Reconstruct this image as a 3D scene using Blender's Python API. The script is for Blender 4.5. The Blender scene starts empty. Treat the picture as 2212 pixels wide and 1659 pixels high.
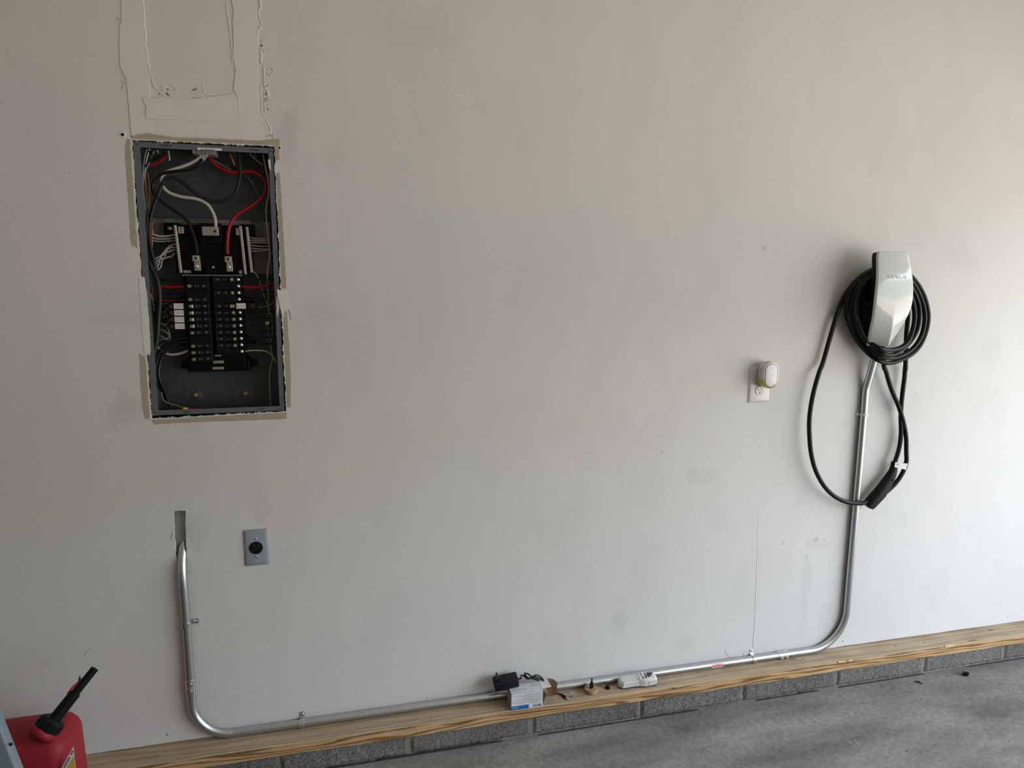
import bpy, bmesh, math, random
from mathutils import Vector, Matrix, Euler

# ------------------------------------------------------------------ camera, world, light, exposure
sc = bpy.context.scene
COL = sc.collection
D, CAMH, F = 2.1485, 1.52, 1506.94          # camera distance from the wall, camera height, focal length in px of a 2212 wide frame
CR = Vector((0.96959255, -0.24466199, 0.00555003)).normalized()
CU = Vector((0.03079925, 0.14449262, 0.98902643)).normalized()
CF = Vector((0.24277912, 0.95878172, -0.14763438)).normalized()
CAM = Vector((0, -D, CAMH))
cam = bpy.data.cameras.new('camera'); co = bpy.data.objects.new('camera', cam); COL.objects.link(co)
cam.sensor_width = 36; cam.lens = F / 2212 * 36; cam.clip_start = 0.05
co.matrix_world = Matrix(((CR.x, CU.x, -CF.x, CAM.x), (CR.y, CU.y, -CF.y, CAM.y), (CR.z, CU.z, -CF.z, CAM.z), (0, 0, 0, 1)))
sc.camera = co

OPEN_X, OPEN_Y0, OPEN_Y1, OPEN_H = 3.45, -0.32, -5.2, 2.15   # garage door opening in the right wall
w = bpy.data.worlds.new('daylight'); sc.world = w; w.use_nodes = True
wn, wl = w.node_tree.nodes, w.node_tree.links; wn.clear()
tc = wn.new('ShaderNodeTexCoord'); sx = wn.new('ShaderNodeSeparateXYZ'); mr = wn.new('ShaderNodeMapRange')
rp = wn.new('ShaderNodeValToRGB'); bg = wn.new('ShaderNodeBackground'); ow = wn.new('ShaderNodeOutputWorld')
mr.inputs[1].default_value = -1; mr.inputs[2].default_value = 1
wl.new(tc.outputs['Generated'], sx.inputs[0]); wl.new(sx.outputs['Z'], mr.inputs[0]); wl.new(mr.outputs[0], rp.inputs[0])
wl.new(rp.outputs[0], bg.inputs[0]); wl.new(bg.outputs[0], ow.inputs[0])
stops = [(0.0, (0.40, 0.38, 0.33)), (0.36, (0.41, 0.385, 0.33)), (0.39, (0.54, 0.475, 0.42)), (0.492, (0.53, 0.47, 0.42)), (0.508, (0.21, 0.26, 0.26)),
         (0.59, (0.24, 0.29, 0.30)), (0.615, (0.78, 0.85, 0.98)), (0.78, (0.78, 0.85, 0.98)), (0.84, (0.16, 0.20, 0.28)), (1.0, (0.12, 0.17, 0.26))]   # driveway, far ground, houses and trees, bright cloud, zenith
el = rp.color_ramp.elements
el[0].position, el[0].color = stops[0][0], (*stops[0][1], 1)
el[1].position, el[1].color = stops[-1][0], (*stops[-1][1], 1)
for p_, c_ in stops[1:-1]:
    e = el.new(p_); e.color = (*c_, 1)
bg.inputs[1].default_value = 12.0
# daylight enters through the door opening; the portal only guides the sampling of the sky there
pl = bpy.data.lights.new('door_daylight', 'AREA'); pl.shape = 'RECTANGLE'
pl.size = OPEN_Y0 - OPEN_Y1; pl.size_y = OPEN_H; pl.cycles.is_portal = True
po = bpy.data.objects.new('door_daylight', pl); COL.objects.link(po)
po.matrix_world = Matrix(((0, 0, 1, OPEN_X + .02), (1, 0, 0, (OPEN_Y0 + OPEN_Y1) / 2), (0, 1, 0, OPEN_H / 2), (0, 0, 0, 1)))

sc.view_settings.view_transform = 'Standard'; sc.view_settings.look = 'None'
sc.view_settings.gamma = 1; sc.view_settings.use_curve_mapping = False
sc.view_settings.exposure = 0.0
sc.cycles.use_denoising = True
sc.cycles.max_bounces = 10; sc.cycles.diffuse_bounces = 6; sc.cycles.glossy_bounces = 4
sc.cycles.caustics_reflective = False; sc.cycles.caustics_refractive = False
sc.cycles.sample_clamp_indirect = 4

# ------------------------------------------------------------------ helpers
def at(px, py, off=0.0):
    """point on the plane `off` metres in front of the wall seen at that place of the photograph"""
    d = CF * F + CR * (px - 1106) - CU * (py - 829.5)
    return CAM + d * ((D - off) / d.y)
def k1(x, y): return 240 + x / 5.183, 280 + y / 5.183
def k2(x, y): return 240 + x / 4.879, 580 + y / 4.879
def k3(x, y): return 330 + x / 8.193, 460 + y / 8.193
def k5(x, y): return 1720 + x / 5.925, 520 + y / 5.925
def k6(x, y): return 1720 + x / 4.878, 780 + y / 4.878
def k7(x, y): return 230 + x / 5.185, y / 5.185
rnd = random.Random(7)

def tag(o, label=None, cat=None, group=None, kind=None):
    if label: o['label'] = label
    if cat: o['category'] = cat
    if group: o['group'] = group
    if kind: o['kind'] = kind
    return o
def empty(name, loc=(0, 0, 0)):
    o = bpy.data.objects.new(name, None); o.empty_display_size = .03; COL.objects.link(o); o.location = loc
    return o

class MB:
    def __init__(s): s.bm = bmesh.new()
    def _merge(s, b, smooth=False):
        for f in b.faces: f.smooth = smooth
        me = bpy.data.meshes.new('t'); b.to_mesh(me); b.free(); s.bm.from_mesh(me); bpy.data.meshes.remove(me); return s
    def box(s, c, size, bev=0, rot=None, seg=2, smooth=False):
        b = bmesh.new(); bmesh.ops.create_cube(b, size=1)
        bmesh.ops.scale(b, vec=size, verts=b.verts)
        if bev: bmesh.ops.bevel(b, geom=b.edges[:], offset=bev, segments=seg, profile=.5, affect='EDGES')
        if rot: bmesh.ops.rotate(b, cent=(0, 0, 0), matrix=Euler(rot).to_matrix(), verts=b.verts)
        bmesh.ops.translate(b, vec=c, verts=b.verts)
        return s._merge(b, smooth or (bev > 0 and seg > 2))
    def span(s, x0, x1, y0, y1, z0, z1, bev=0, **k):
        return s.box(((x0+x1)/2, (y0+y1)/2, (z0+z1)/2), (abs(x1-x0), abs(y1-y0), abs(z1-z0)), bev, **k)
    def cyl(s, p0, p1, r0, r1=None, n=24, caps=True, smooth=True):
        p0, p1 = Vector(p0), Vector(p1); r1 = r0 if r1 is None else r1
        b = bmesh.new(); L = (p1-p0).length
        bmesh.ops.create_cone(b, cap_ends=caps, segments=n, radius1=r0, radius2=r1, depth=L)
        q = (p1-p0).to_track_quat('Z', 'Y')
        bmesh.ops.transform(b, matrix=Matrix.Translation((p0+p1)/2) @ q.to_matrix().to_4x4(), verts=b.verts)
        for f in b.faces: f.smooth = smooth and len(f.verts) == 4
        me = bpy.data.meshes.new('t'); b.to_mesh(me); b.free(); s.bm.from_mesh(me); bpy.data.meshes.remove(me); return s
    def lathe(s, p0, axis, prof, n=32, smooth=True):
        """prof: list of (distance along axis, radius)"""
        p0, axis = Vector(p0), Vector(axis).normalized(); q = axis.to_track_quat('Z', 'Y').to_matrix()
        b = bmesh.new(); rings = []
        for h, r in prof:
            rings.append([b.verts.new(p0 + q @ Vector((max(r, 1e-5)*math.cos(2*math.pi*i/n), max(r, 1e-5)*math.sin(2*math.pi*i/n), h))) for i in range(n)])
        for a, c in zip(rings, rings[1:]):
            for i in range(n): b.faces.new((a[i], a[(i+1) % n], c[(i+1) % n], c[i]))
        b.faces.new(rings[0][::-1]); b.faces.new(rings[-1])
        return s._merge(b, smooth)
    def tube(s, pts, r, n=12, sub=6, r_fn=None, caps=True):
        P = [Vector(p) for p in pts]
        if sub > 1 and len(P) > 2:
            Q = []
            for i in range(len(P)-1):
                a, b_, c, d = P[max(i-1, 0)], P[i], P[i+1], P[min(i+2, len(P)-1)]
                for j in range(sub):
                    t = j/sub
                    Q.append(.5*((2*b_) + (c-a)*t + (2*a-5*b_+4*c-d)*t*t + (3*b_-a-3*c+d)*t**3))
            Q.append(P[-1]); P = Q
        b = bmesh.new(); rings = []; nrm = None
        for i, p in enumerate(P):
            t = (P[min(i+1, len(P)-1)] - P[max(i-1, 0)]).normalized()
            if nrm is None:
                nrm = t.cross(Vector((0, 1, 0.01))).normalized()
            else:
                nrm = (nrm - t*nrm.dot(t)).normalized()
            bi = t.cross(nrm); rr = r_fn(i/(len(P)-1)) if r_fn else r
            rings.append([b.verts.new(p + rr*(nrm*math.cos(2*math.pi*k/n) + bi*math.sin(2*math.pi*k/n))) for k in range(n)])
        for a, c in zip(rings, rings[1:]):
            for k in range(n): b.faces.new((a[k], a[(k+1) % n], c[(k+1) % n], c[k]))
        if caps: b.faces.new(rings[0][::-1]); b.faces.new(rings[-1])
        bmesh.ops.recalc_face_normals(b, faces=b.faces)
        return s._merge(b, True)
    def loft(s, rings, smooth=False, closed=True):
        b = bmesh.new(); R = [[b.verts.new(Vector(p)) for p in r] for r in rings]
        for a, c in zip(R, R[1:]):
            n = len(a)
            for k in range(n if closed else n-1): b.faces.new((a[k], a[(k+1) % n], c[(k+1) % n], c[k]))
        if closed: b.faces.new(R[0][::-1]); b.faces.new(R[-1])
        bmesh.ops.recalc_face_normals(b, faces=b.faces)
        return s._merge(b, smooth)
    def slab(s, pts, off0, off1):
        """polygon given as (x, z) on the wall, thickened between two distances in front of the wall"""
        b = bmesh.new(); f = b.faces.new([b.verts.new((x, -off0, z)) for x, z in pts])
        f.normal_update()
        r = bmesh.ops.extrude_face_region(b, geom=[f])
        bmesh.ops.translate(b, vec=(0, off0-off1, 0), verts=[v for v in r['geom'] if isinstance(v, bmesh.types.BMVert)])
        bmesh.ops.recalc_face_normals(b, faces=b.faces)
        bmesh.ops.triangulate(b, faces=[f for f in b.faces if len(f.verts) > 4], ngon_method='EAR_CLIP')
        return s._merge(b)
    def prism(s, pts, vec):
        b = bmesh.new(); f = b.faces.new([b.verts.new(Vector(p)) for p in pts])
        r = bmesh.ops.extrude_face_region(b, geom=[f])
        bmesh.ops.translate(b, vec=vec, verts=[v for v in r['geom'] if isinstance(v, bmesh.types.BMVert)])
        bmesh.ops.recalc_face_normals(b, faces=b.faces)
        return s._merge(b)
    def xf(s, m): bmesh.ops.transform(s.bm, matrix=m, verts=s.bm.verts); return s
    def build(s, name, m, parent=None, label=None):
        for e in s.bm.edges:
            if len(e.link_faces) == 2 and e.calc_face_angle(0) > math.radians(38): e.smooth = False
        me = bpy.data.meshes.new(name); s.bm.to_mesh(me); s.bm.free()
        o = bpy.data.objects.new(name, me); COL.objects.link(o); me.materials.append(m)
        if parent:
            o.parent = parent
            base = parent
            T = Vector((0, 0, 0))
            while base: T += Vector(base.location); base = base.parent
            o.location = -T if parent.type == 'EMPTY' or True else o.location
        if label: o['label'] = label
        return o

def jag(p, q, n, a, r=rnd, closed=False):
    """points from p to q (excl. q) with random sideways jitter"""
    out = []; dx, dz = q[0]-p[0], q[1]-p[1]; L = math.hypot(dx, dz) or 1; nx, nz = -dz/L, dx/L
    for i in range(n):
        t = i/n; j = r.uniform(-a, a) if i else 0
        out.append((p[0]+dx*t+nx*j, p[1]+dz*t+nz*j))
    return out
def wl2(px, py):
    v = at(px, py, 0); return (v.x, v.z)

# ------------------------------------------------------------------ materials
def mat(name, col, rough=.5, metal=0, spec=None, coat=0, emis=None, es=0, bump=0, bscale=200, var=0, vscale=8, alpha=None, trans=0):
    m = bpy.data.materials.new(name); m.use_nodes = True; n, l = m.node_tree.nodes, m.node_tree.links
    b = n['Principled BSDF']; b.inputs['Base Color'].default_value = (*col, 1); b.inputs['Roughness'].default_value = rough
    b.inputs['Metallic'].default_value = metal
    if spec is not None: b.inputs['Specular IOR Level'].default_value = spec
    if coat: b.inputs['Coat Weight'].default_value = coat; b.inputs['Coat Roughness'].default_value = .03
    if emis: b.inputs['Emission Color'].default_value = (*emis, 1); b.inputs['Emission Strength'].default_value = es
    if trans: b.inputs['Transmission Weight'].default_value = trans
    t = n.new('ShaderNodeTexCoord')
    if bump:
        nz = n.new('ShaderNodeTexNoise'); nz.inputs['Scale'].default_value = bscale; nz.inputs['Detail'].default_value = 4
        bp = n.new('ShaderNodeBump'); bp.inputs['Strength'].default_value = bump; bp.inputs['Distance'].default_value = .002
        l.new(t.outputs['Object'], nz.inputs['Vector']); l.new(nz.outputs['Fac'], bp.inputs['Height']); l.new(bp.outputs[0], b.inputs['Normal'])
    nv = n.new('ShaderNodeTexNoise'); nv.inputs['Scale'].default_value = vscale; nv.inputs['Detail'].default_value = 5
    mp = n.new('ShaderNodeMapRange'); v = max(var, .03); mp.inputs[3].default_value = 1-v; mp.inputs[4].default_value = 1+v
    vm = n.new('ShaderNodeVectorMath'); vm.operation = 'SCALE'; vm.inputs[0].default_value = col
    l.new(t.outputs['Object'], nv.inputs['Vector']); l.new(nv.outputs['Fac'], mp.inputs[0]); l.new(mp.outputs[0], vm.inputs['Scale'])
    l.new(vm.outputs[0], b.inputs['Base Color'])
    return m
def nd(m): return m.node_tree.nodes, m.node_tree.links

def wall_material():
    m = mat('primed_drywall', (.60, .585, .56), .75, spec=.3); n, l = nd(m); b = n['Principled BSDF']
    for x in [x for x in n if x.type in ('TEX_NOISE', 'MAP_RANGE', 'VECT_MATH')]: n.remove(x)
    t = [x for x in n if x.type == 'TEX_COORD'][0]
    def noise(sc_, scale, det=4, rough=.5):
        mp = n.new('ShaderNodeMapping'); mp.inputs['Scale'].default_value = sc_; l.new(t.outputs['Object'], mp.inputs['Vector'])
        q = n.new('ShaderNodeTexNoise'); q.inputs['Scale'].default_value = scale; q.inputs['Detail'].default_value = det; q.inputs['Roughness'].default_value = rough
        l.new(mp.outputs[0], q.inputs['Vector']); return q.outputs['Fac']
    def mrange(src, a, b_, c, d, smooth=False):
        q = n.new('ShaderNodeMapRange'); q.inputs[1].default_value = a; q.inputs[2].default_value = b_; q.inputs[3].default_value = c; q.inputs[4].default_value = d
        if smooth: q.interpolation_type = 'SMOOTHSTEP'
        l.new(src, q.inputs[0]); return q.outputs[0]
    def mul(a, b_, op='MULTIPLY'):
        q = n.new('ShaderNodeMath'); q.operation = op
        for i, v in enumerate((a, b_)):
            if isinstance(v, (int, float)): q.inputs[i].default_value = v
            else: l.new(v, q.inputs[i])
        return q.outputs[0]
    big = mrange(noise((1, 1, .8), 1.3, 3), .3, .7, .975, 1.022)
    roll = mrange(noise((1.7, 1, 1.0), 2.6, 3, .45), .50, .58, 1.0, .975, True)      # vertical roller streaks
    fine = mrange(noise((1, 1, 1), 90, 3), .3, .7, .985, 1.015)
    scuff = mrange(noise((1, 1, 1), 9, 6, .7), .62, .76, 1, .93, True)
    f = mul(mul(big, roll), mul(fine, scuff))
    # smudges, each with its own place and shape
    wob = noise((1, 1, 1), 14, 4)
    sp = n.new('ShaderNodeSeparateXYZ'); l.new(t.outputs['Object'], sp.inputs[0])
    for (px, py, rx, rz, s) in [(268, 888, .045, .06, .10), (1510, 1028, .07, .03, .07), (1335, 1342, .03, .05, .07), (1772, 1175, .05, .02, .05),
                                (2090, 560, .09, .05, .05), (560, 1085, .03, .06, .06), (890, 75, .16, .04, .035), (1490, 815, .05, .04, .045),
                                (700, 680, .05, .02, .04), (1740, 1270, .02, .16, .06), (420, 1150, .035, .06, .09), (620, 300, .03, .06, .08),
                                (1790, 1345, .05, .09, .05), (1480, 1390, .04, .04, .05), (2140, 760, .05, .07, .04), (250, 690, .06, .02, .05)]:
        c = at(px, py, 0)
        dx = mul(mul(sp.outputs['X'], c.x, 'SUBTRACT'), 1/rx); dz = mul(mul(sp.outputs['Z'], c.z, 'SUBTRACT'), 1/rz)
        r2 = mul(mul(dx, dx), mul(dz, dz), 'ADD'); r2 = mul(r2, mrange(wob, .3, .7, -.9, .9), 'ADD')
        f = mul(f, mrange(r2, .2, 1.5, 1-s, 1, True))
    # warm/cool drift of the primer coats
    wc = n.new('ShaderNodeMix'); wc.data_type = 'RGBA'; l.new(mrange(noise((1, 1, 1), 1.7, 3), .4, .6, 0, 1), wc.inputs[0])
    wc.inputs[6].default_value = (.605, .59, .572, 1); wc.inputs[7].default_value = (.59, .588, .568, 1)
    vm = n.new('ShaderNodeVectorMath'); vm.operation = 'SCALE'; l.new(wc.outputs[2], vm.inputs[0]); l.new(f, vm.inputs['Scale'])
    l.new(vm.outputs[0], b.inputs['Base Color'])
    bp = n.new('ShaderNodeBump'); bp.inputs['Strength'].default_value = .25; bp.inputs['Distance'].default_value = .0015
    l.new(mul(noise((1, 1, 1), 350, 3), mul(noise((1.5, 1, 1), 25, 4), 1.5), 'ADD'), bp.inputs['Height']); l.new(bp.outputs[0], b.inputs['Normal'])
    return m

def wood_material(name, ca, cb, freq, dist, stretch, rough=.7, contrast=(.35, .65)):
    m = mat(name, ca, rough, spec=.25); n, l = nd(m); b = n['Principled BSDF']
    t = [x for x in n if x.type == 'TEX_COORD'][0]
    mp = n.new('ShaderNodeMapping'); mp.inputs['Scale'].default_value = stretch; l.new(t.outputs['Object'], mp.inputs['Vector'])
    nz = n.new('ShaderNodeTexNoise'); nz.inputs['Scale'].default_value = 1; nz.inputs['Detail'].default_value = 3; nz.inputs['Roughness'].default_value = .45
    l.new(mp.outputs[0], nz.inputs['Vector'])
    sp = n.new('ShaderNodeSeparateXYZ'); l.new(t.outputs['Object'], sp.inputs[0])
    a = n.new('ShaderNodeMath'); a.operation = 'MULTIPLY_ADD'; l.new(nz.outputs['Fac'], a.inputs[0]); a.inputs[1].default_value = dist
    z = n.new('ShaderNodeMath'); z.operation = 'MULTIPLY'; z.inputs[1].default_value = freq
    yz = n.new('ShaderNodeMath'); yz.operation = 'MULTIPLY_ADD'; l.new(sp.outputs['Y'], yz.inputs[0]); yz.inputs[1].default_value = .35; l.new(sp.outputs['Z'], yz.inputs[2])
    l.new(yz.outputs[0], z.inputs[0]); l.new(z.outputs[0], a.inputs[2])
    s = n.new('ShaderNodeMath'); s.operation = 'SINE'; l.new(a.outputs[0], s.inputs[0])
    r = n.new('ShaderNodeMapRange'); r.inputs[1].default_value = -.3; r.inputs[2].default_value = 1; l.new(s.outputs[0], r.inputs[0])
    r.interpolation_type = 'SMOOTHSTEP'
    fine = n.new('ShaderNodeTexNoise'); fine.inputs['Scale'].default_value = 1; fine.inputs['Detail'].default_value = 6
    mp2 = n.new('ShaderNodeMapping'); mp2.inputs['Scale'].default_value = (9, 300, 300); l.new(t.outputs['Object'], mp2.inputs['Vector']); l.new(mp2.outputs[0], fine.inputs['Vector'])
    mx = n.new('ShaderNodeMix'); mx.data_type = 'RGBA'; l.new(r.outputs[0], mx.inputs[0]); mx.inputs[6].default_value = (*ca, 1); mx.inputs[7].default_value = (*cb, 1)
    fr = n.new('ShaderNodeMapRange'); fr.inputs[1].default_value = .3; fr.inputs[2].default_value = .7; fr.inputs[3].default_value = .85; fr.inputs[4].default_value = 1.12; l.new(fine.outputs['Fac'], fr.inputs[0])
    blot = n.new('ShaderNodeTexNoise'); blot.inputs['Scale'].default_value = 7; blot.inputs['Detail'].default_value = 5; l.new(t.outputs['Object'], blot.inputs['Vector'])
    br = n.new('ShaderNodeMapRange'); br.inputs[1].default_value = .3; br.inputs[2].default_value = .7; br.inputs[3].default_value = .82; br.inputs[4].default_value = 1.1; l.new(blot.outputs['Fac'], br.inputs[0])
    mu = n.new('ShaderNodeMath'); mu.operation = 'MULTIPLY'; l.new(fr.outputs[0], mu.inputs[0]); l.new(br.outputs[0], mu.inputs[1])
    vm = n.new('ShaderNodeVectorMath'); vm.operation = 'SCALE'; l.new(mx.outputs[2], vm.inputs[0]); l.new(mu.outputs[0], vm.inputs['Scale'])
    l.new(vm.outputs[0], b.inputs['Base Color'])
    bp = n.new('ShaderNodeBump'); bp.inputs['Strength'].default_value = .3; bp.inputs['Distance'].default_value = .001; l.new(fine.outputs['Fac'], bp.inputs['Height']); l.new(bp.outputs[0], b.inputs['Normal'])
    return m

def speckle_material(name, base, dark, light, s1, s2, bump, rough=.9, blot=1.6, bstretch=(1, 1, 1), blotamp=(.8, 1.15), specks=.0, bdist=.004):
    m = mat(name, base, rough, spec=.2); n, l = nd(m); b = n['Principled BSDF']; t = [x for x in n if x.type == 'TEX_COORD'][0]
    a = n.new('ShaderNodeTexNoise'); a.inputs['Scale'].default_value = s1; a.inputs['Detail'].default_value = 5; a.inputs['Roughness'].default_value = .65; l.new(t.outputs['Object'], a.inputs['Vector'])
    rp = n.new('ShaderNodeValToRGB'); e = rp.color_ramp.elements; e[0].position = .3; e[0].color = (*dark, 1); e[1].position = .72; e[1].color = (*light, 1)
    x = e.new(.5); x.color = (*base, 1); l.new(a.outputs['Fac'], rp.inputs[0])
    mp = n.new('ShaderNodeMapping'); mp.inputs['Scale'].default_value = bstretch; mp.inputs['Rotation'].default_value = (0, 0, .35); l.new(t.outputs['Object'], mp.inputs['Vector'])
    c = n.new('ShaderNodeTexNoise'); c.inputs['Scale'].default_value = blot; c.inputs['Detail'].default_value = 6; c.inputs['Roughness'].default_value = .6; l.new(mp.outputs[0], c.inputs['Vector'])
    r = n.new('ShaderNodeMapRange'); r.inputs[1].default_value = .32; r.inputs[2].default_value = .68; r.inputs[3].default_value = blotamp[0]; r.inputs[4].default_value = blotamp[1]; l.new(c.outputs['Fac'], r.inputs[0])
    vm = n.new('ShaderNodeVectorMath'); vm.operation = 'SCALE'; l.new(rp.outputs[0], vm.inputs[0]); l.new(r.outputs[0], vm.inputs['Scale'])
    out = vm.outputs[0]
    if specks:
        v = n.new('ShaderNodeTexVoronoi'); v.inputs['Scale'].default_value = 38; l.new(t.outputs['Object'], v.inputs['Vector'])
        q = n.new('ShaderNodeMapRange'); q.inputs[1].default_value = .05; q.inputs[2].default_value = .09; q.inputs[3].default_value = 1; q.inputs[4].default_value = 0; l.new(v.outputs['Distance'], q.inputs[0])
        cl = n.new('ShaderNodeTexNoise'); cl.inputs['Scale'].default_value = 2.3; l.new(t.outputs['Object'], cl.inputs['Vector'])
        g = n.new('ShaderNodeMath'); g.operation = 'GREATER_THAN'; g.inputs[1].default_value = .58; l.new(cl.outputs['Fac'], g.inputs[0])
        mm = n.new('ShaderNodeMath'); mm.operation = 'MULTIPLY'; l.new(q.outputs[0], mm.inputs[0]); l.new(g.outputs[0], mm.inputs[1])
        mx = n.new('ShaderNodeMix'); mx.data_type = 'RGBA'; l.new(mm.outputs[0], mx.inputs[0]); l.new(out, mx.inputs[6]); mx.inputs[7].default_value = (.5, .5, .48, 1); out = mx.outputs[2]
    l.new(out, b.inputs['Base Color'])
    f = n.new('ShaderNodeTexNoise'); f.inputs['Scale'].default_value = s2; f.inputs['Detail'].default_value = 5; f.inputs['Roughness'].default_value = .7; l.new(t.outputs['Object'], f.inputs['Vector'])
    bp = n.new('ShaderNodeBump'); bp.inputs['Strength'].default_value = bump; bp.inputs['Distance'].default_value = bdist; l.new(f.outputs['Fac'], bp.inputs['Height']); l.new(bp.outputs[0], b.inputs['Normal'])
    return m

M = {}
M['wall'] = wall_material()
M['compound'] = mat('joint_compound', (.63, .615, .58), .8, bump=.3, bscale=60, var=.04, vscale=12)
M['tape'] = mat('taped_compound', (.635, .625, .58), .8, bump=.3, bscale=80, var=.05, vscale=9)
M['paper'] = mat('bare_drywall_paper', (.36, .315, .245), .9, bump=.3, bscale=300, var=.12, vscale=25)
M['gypsum'] = mat('gypsum', (.62, .59, .53), .95, bump=.5, bscale=300, var=.1)
M['hole'] = mat('dark_hole', (.012, .011, .01), .9)
M['slot'] = mat('cavity_grey', (.34, .355, .335), .6, var=.4, vscale=22)
M['ceil'] = mat('ceiling_paint', (.74, .73, .70), .9, bump=.2)
M['inner'] = mat('bare_wall', (.50, .46, .40), .9, bump=.2)
M['floor'] = speckle_material('concrete_floor', (.192, .181, .167), (.146, .137, .126), (.237, .226, .210), 55, 160, .25, .8, 1.9, (1, 3.2, 1), (.58, 1.36), specks=1, bdist=.001)
M['block'] = speckle_material('cinder_block', (.165, .155, .142), (.045, .042, .04), (.31, .30, .28), 210, 240, .9, .95, 5, blotamp=(.75, 1.2))
M['mortar'] = speckle_material('mortar', (.24, .215, .19), (.12, .1, .09), (.36, .33, .30), 130, 200, .6)
M['sillfront'] = wood_material('sawn_pine', (.47, .31, .155), (.19, .10, .035), 430, 42, (1.6, 16, 22))
M['silltop'] = wood_material('dusty_pine', (.42, .335, .225), (.335, .255, .165), 620, 20, (1.6, 20, 20))
M['splinter'] = mat('fresh_splinter', (.58, .43, .25), .8, var=.15, vscale=60)
M['emt'] = mat('galvanized_steel', (.56, .59, .61), .30, 1.0, var=.07, vscale=60, bump=.04, bscale=400)
M['zinc'] = mat('zinc_fitting', (.68, .71, .70), .24, 1.0, var=.06, vscale=80)
M['cablek'] = mat('black_rubber', (.0035, .0035, .004), .48, spec=.22)
M['blackp'] = mat('black_plastic', (.0035, .0035, .004), .5, spec=.2, var=.1, vscale=40)
M['handle'] = mat('handle_black', (.005, .005, .0055), .6, spec=.2, bump=.1, bscale=500)
M['gloss'] = mat('gloss_white_glass', (.55, .58, .56), .09, spec=.42)
M['silver'] = mat('silver_print', (.20, .21, .21), .5)
M['darkprint'] = mat('dark_print', (.04, .04, .04), .5)
M['whitep'] = mat('white_plastic', (.56, .55, .53), .35, coat=.1)
M['whitep2'] = mat('white_satin_face', (.60, .61, .63), .3)
M['greyp'] = mat('grey_plate', (.25, .28, .31), .38)
M['glow'] = mat('lit_green_plastic', (.27, .29, .045), .15, spec=.6, emis=(.50, .60, .08), es=.06, coat=.5)
M['panelgrey'] = mat('grey_enamel', (.052, .060, .062), .5, spec=.3, var=.06, vscale=20)
M['flange'] = mat('grey_flange', (.105, .118, .132), .5, spec=.3, var=.08, vscale=15)
M['bus'] = mat('black_bus_plastic', (.002, .002, .0025), .5, spec=.12)
M['breaker'] = mat('breaker_black', (.004, .004, .006), .45, spec=.16)
M['toggle'] = mat('toggle_olive', (.20, .205, .10), .5)
M['mark'] = mat('white_marking', (.15, .15, .16), .6)
M['mark2'] = mat('white_button', (.62, .62, .56), .5)
M['alu'] = mat('aluminium_lug', (.40, .385, .34), .42, .75, var=.08, vscale=100)
M['screwsteel'] = mat('bright_screw', (.75, .73, .66), .22, 1.0)
M['brass'] = mat('brass_ring', (.45, .33, .12), .35, .9)
M['lablgrey'] = mat('panel_label_paper', (.19, .185, .17), .8, var=.1, vscale=30)
M['lablwhite'] = mat('white_label', (.62, .62, .60), .7)
M['wwhite'] = mat('white_insulation', (.42, .41, .385), .45)
M['wcream'] = mat('cream_insulation', (.36, .335, .27), .5)
M['wgrey'] = mat('grey_jacket', (.15, .145, .14), .5)
M['wblack'] = mat('black_insulation', (.004, .004, .0045), .38, spec=.3)
M['wdark'] = mat('dark_jacket', (.012, .012, .014), .45, spec=.3)
M['wred'] = mat('red_insulation', (.30, .005, .013), .4, spec=.3)
M['copper'] = mat('bare_copper', (.62, .24, .11), .35, .9)
M['olive'] = mat('olive_insulation', (.10, .12, .07), .5)
M['yellow'] = mat('yellow_band', (.62, .50, .06), .5)
M['orangeh'] = mat('orange_plug', (.42, .22, .05), .7)
M['card'] = mat('kraft_card', (.38, .25, .15), .85, var=.08, vscale=30)
M['print'] = mat('printed_carton', (.58, .585, .59), .6, var=.04)
M['sideprint'] = mat('carton_side', (.33, .32, .31), .6)
M['blue'] = mat('blue_print', (.008, .10, .32), .5)
M['bluetext'] = mat('dark_blue_print', (.01, .05, .14), .5)
M['lightblue'] = mat('pale_print', (.5, .62, .75), .5)
M['greytext'] = mat('grey_print', (.16, .16, .17), .6)
M['dkblue'] = mat('adapter_black', (.006, .0065, .009), .55, spec=.25, bump=.05, bscale=600)
M['steel'] = mat('steel_blade', (.16, .16, .17), .35, .9)
M['gas'] = mat('red_polyethylene', (.255, .017, .026), .5, spec=.2, var=.14, vscale=9, bump=.05, bscale=300)
M['redp'] = mat('red_catch', (.34, .008, .02), .4)
M['labelyel'] = mat('yellow_label', (.55, .38, .05), .5)
M['bluegrey'] = mat('pale_blue_grey_paint', (.165, .205, .24), .4, coat=.2)
M['woodplug'] = wood_material('turned_wood', (.43, .29, .15), (.33, .21, .10), 900, 10, (12, 25, 25))
M['redprint'] = mat('red_print', (.65, .05, .07), .5)
M['leaf'] = mat('dark_leaf', (.03, .045, .035), .6)
M['wet'] = mat('debris', (.12, .09, .07), .8)

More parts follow.
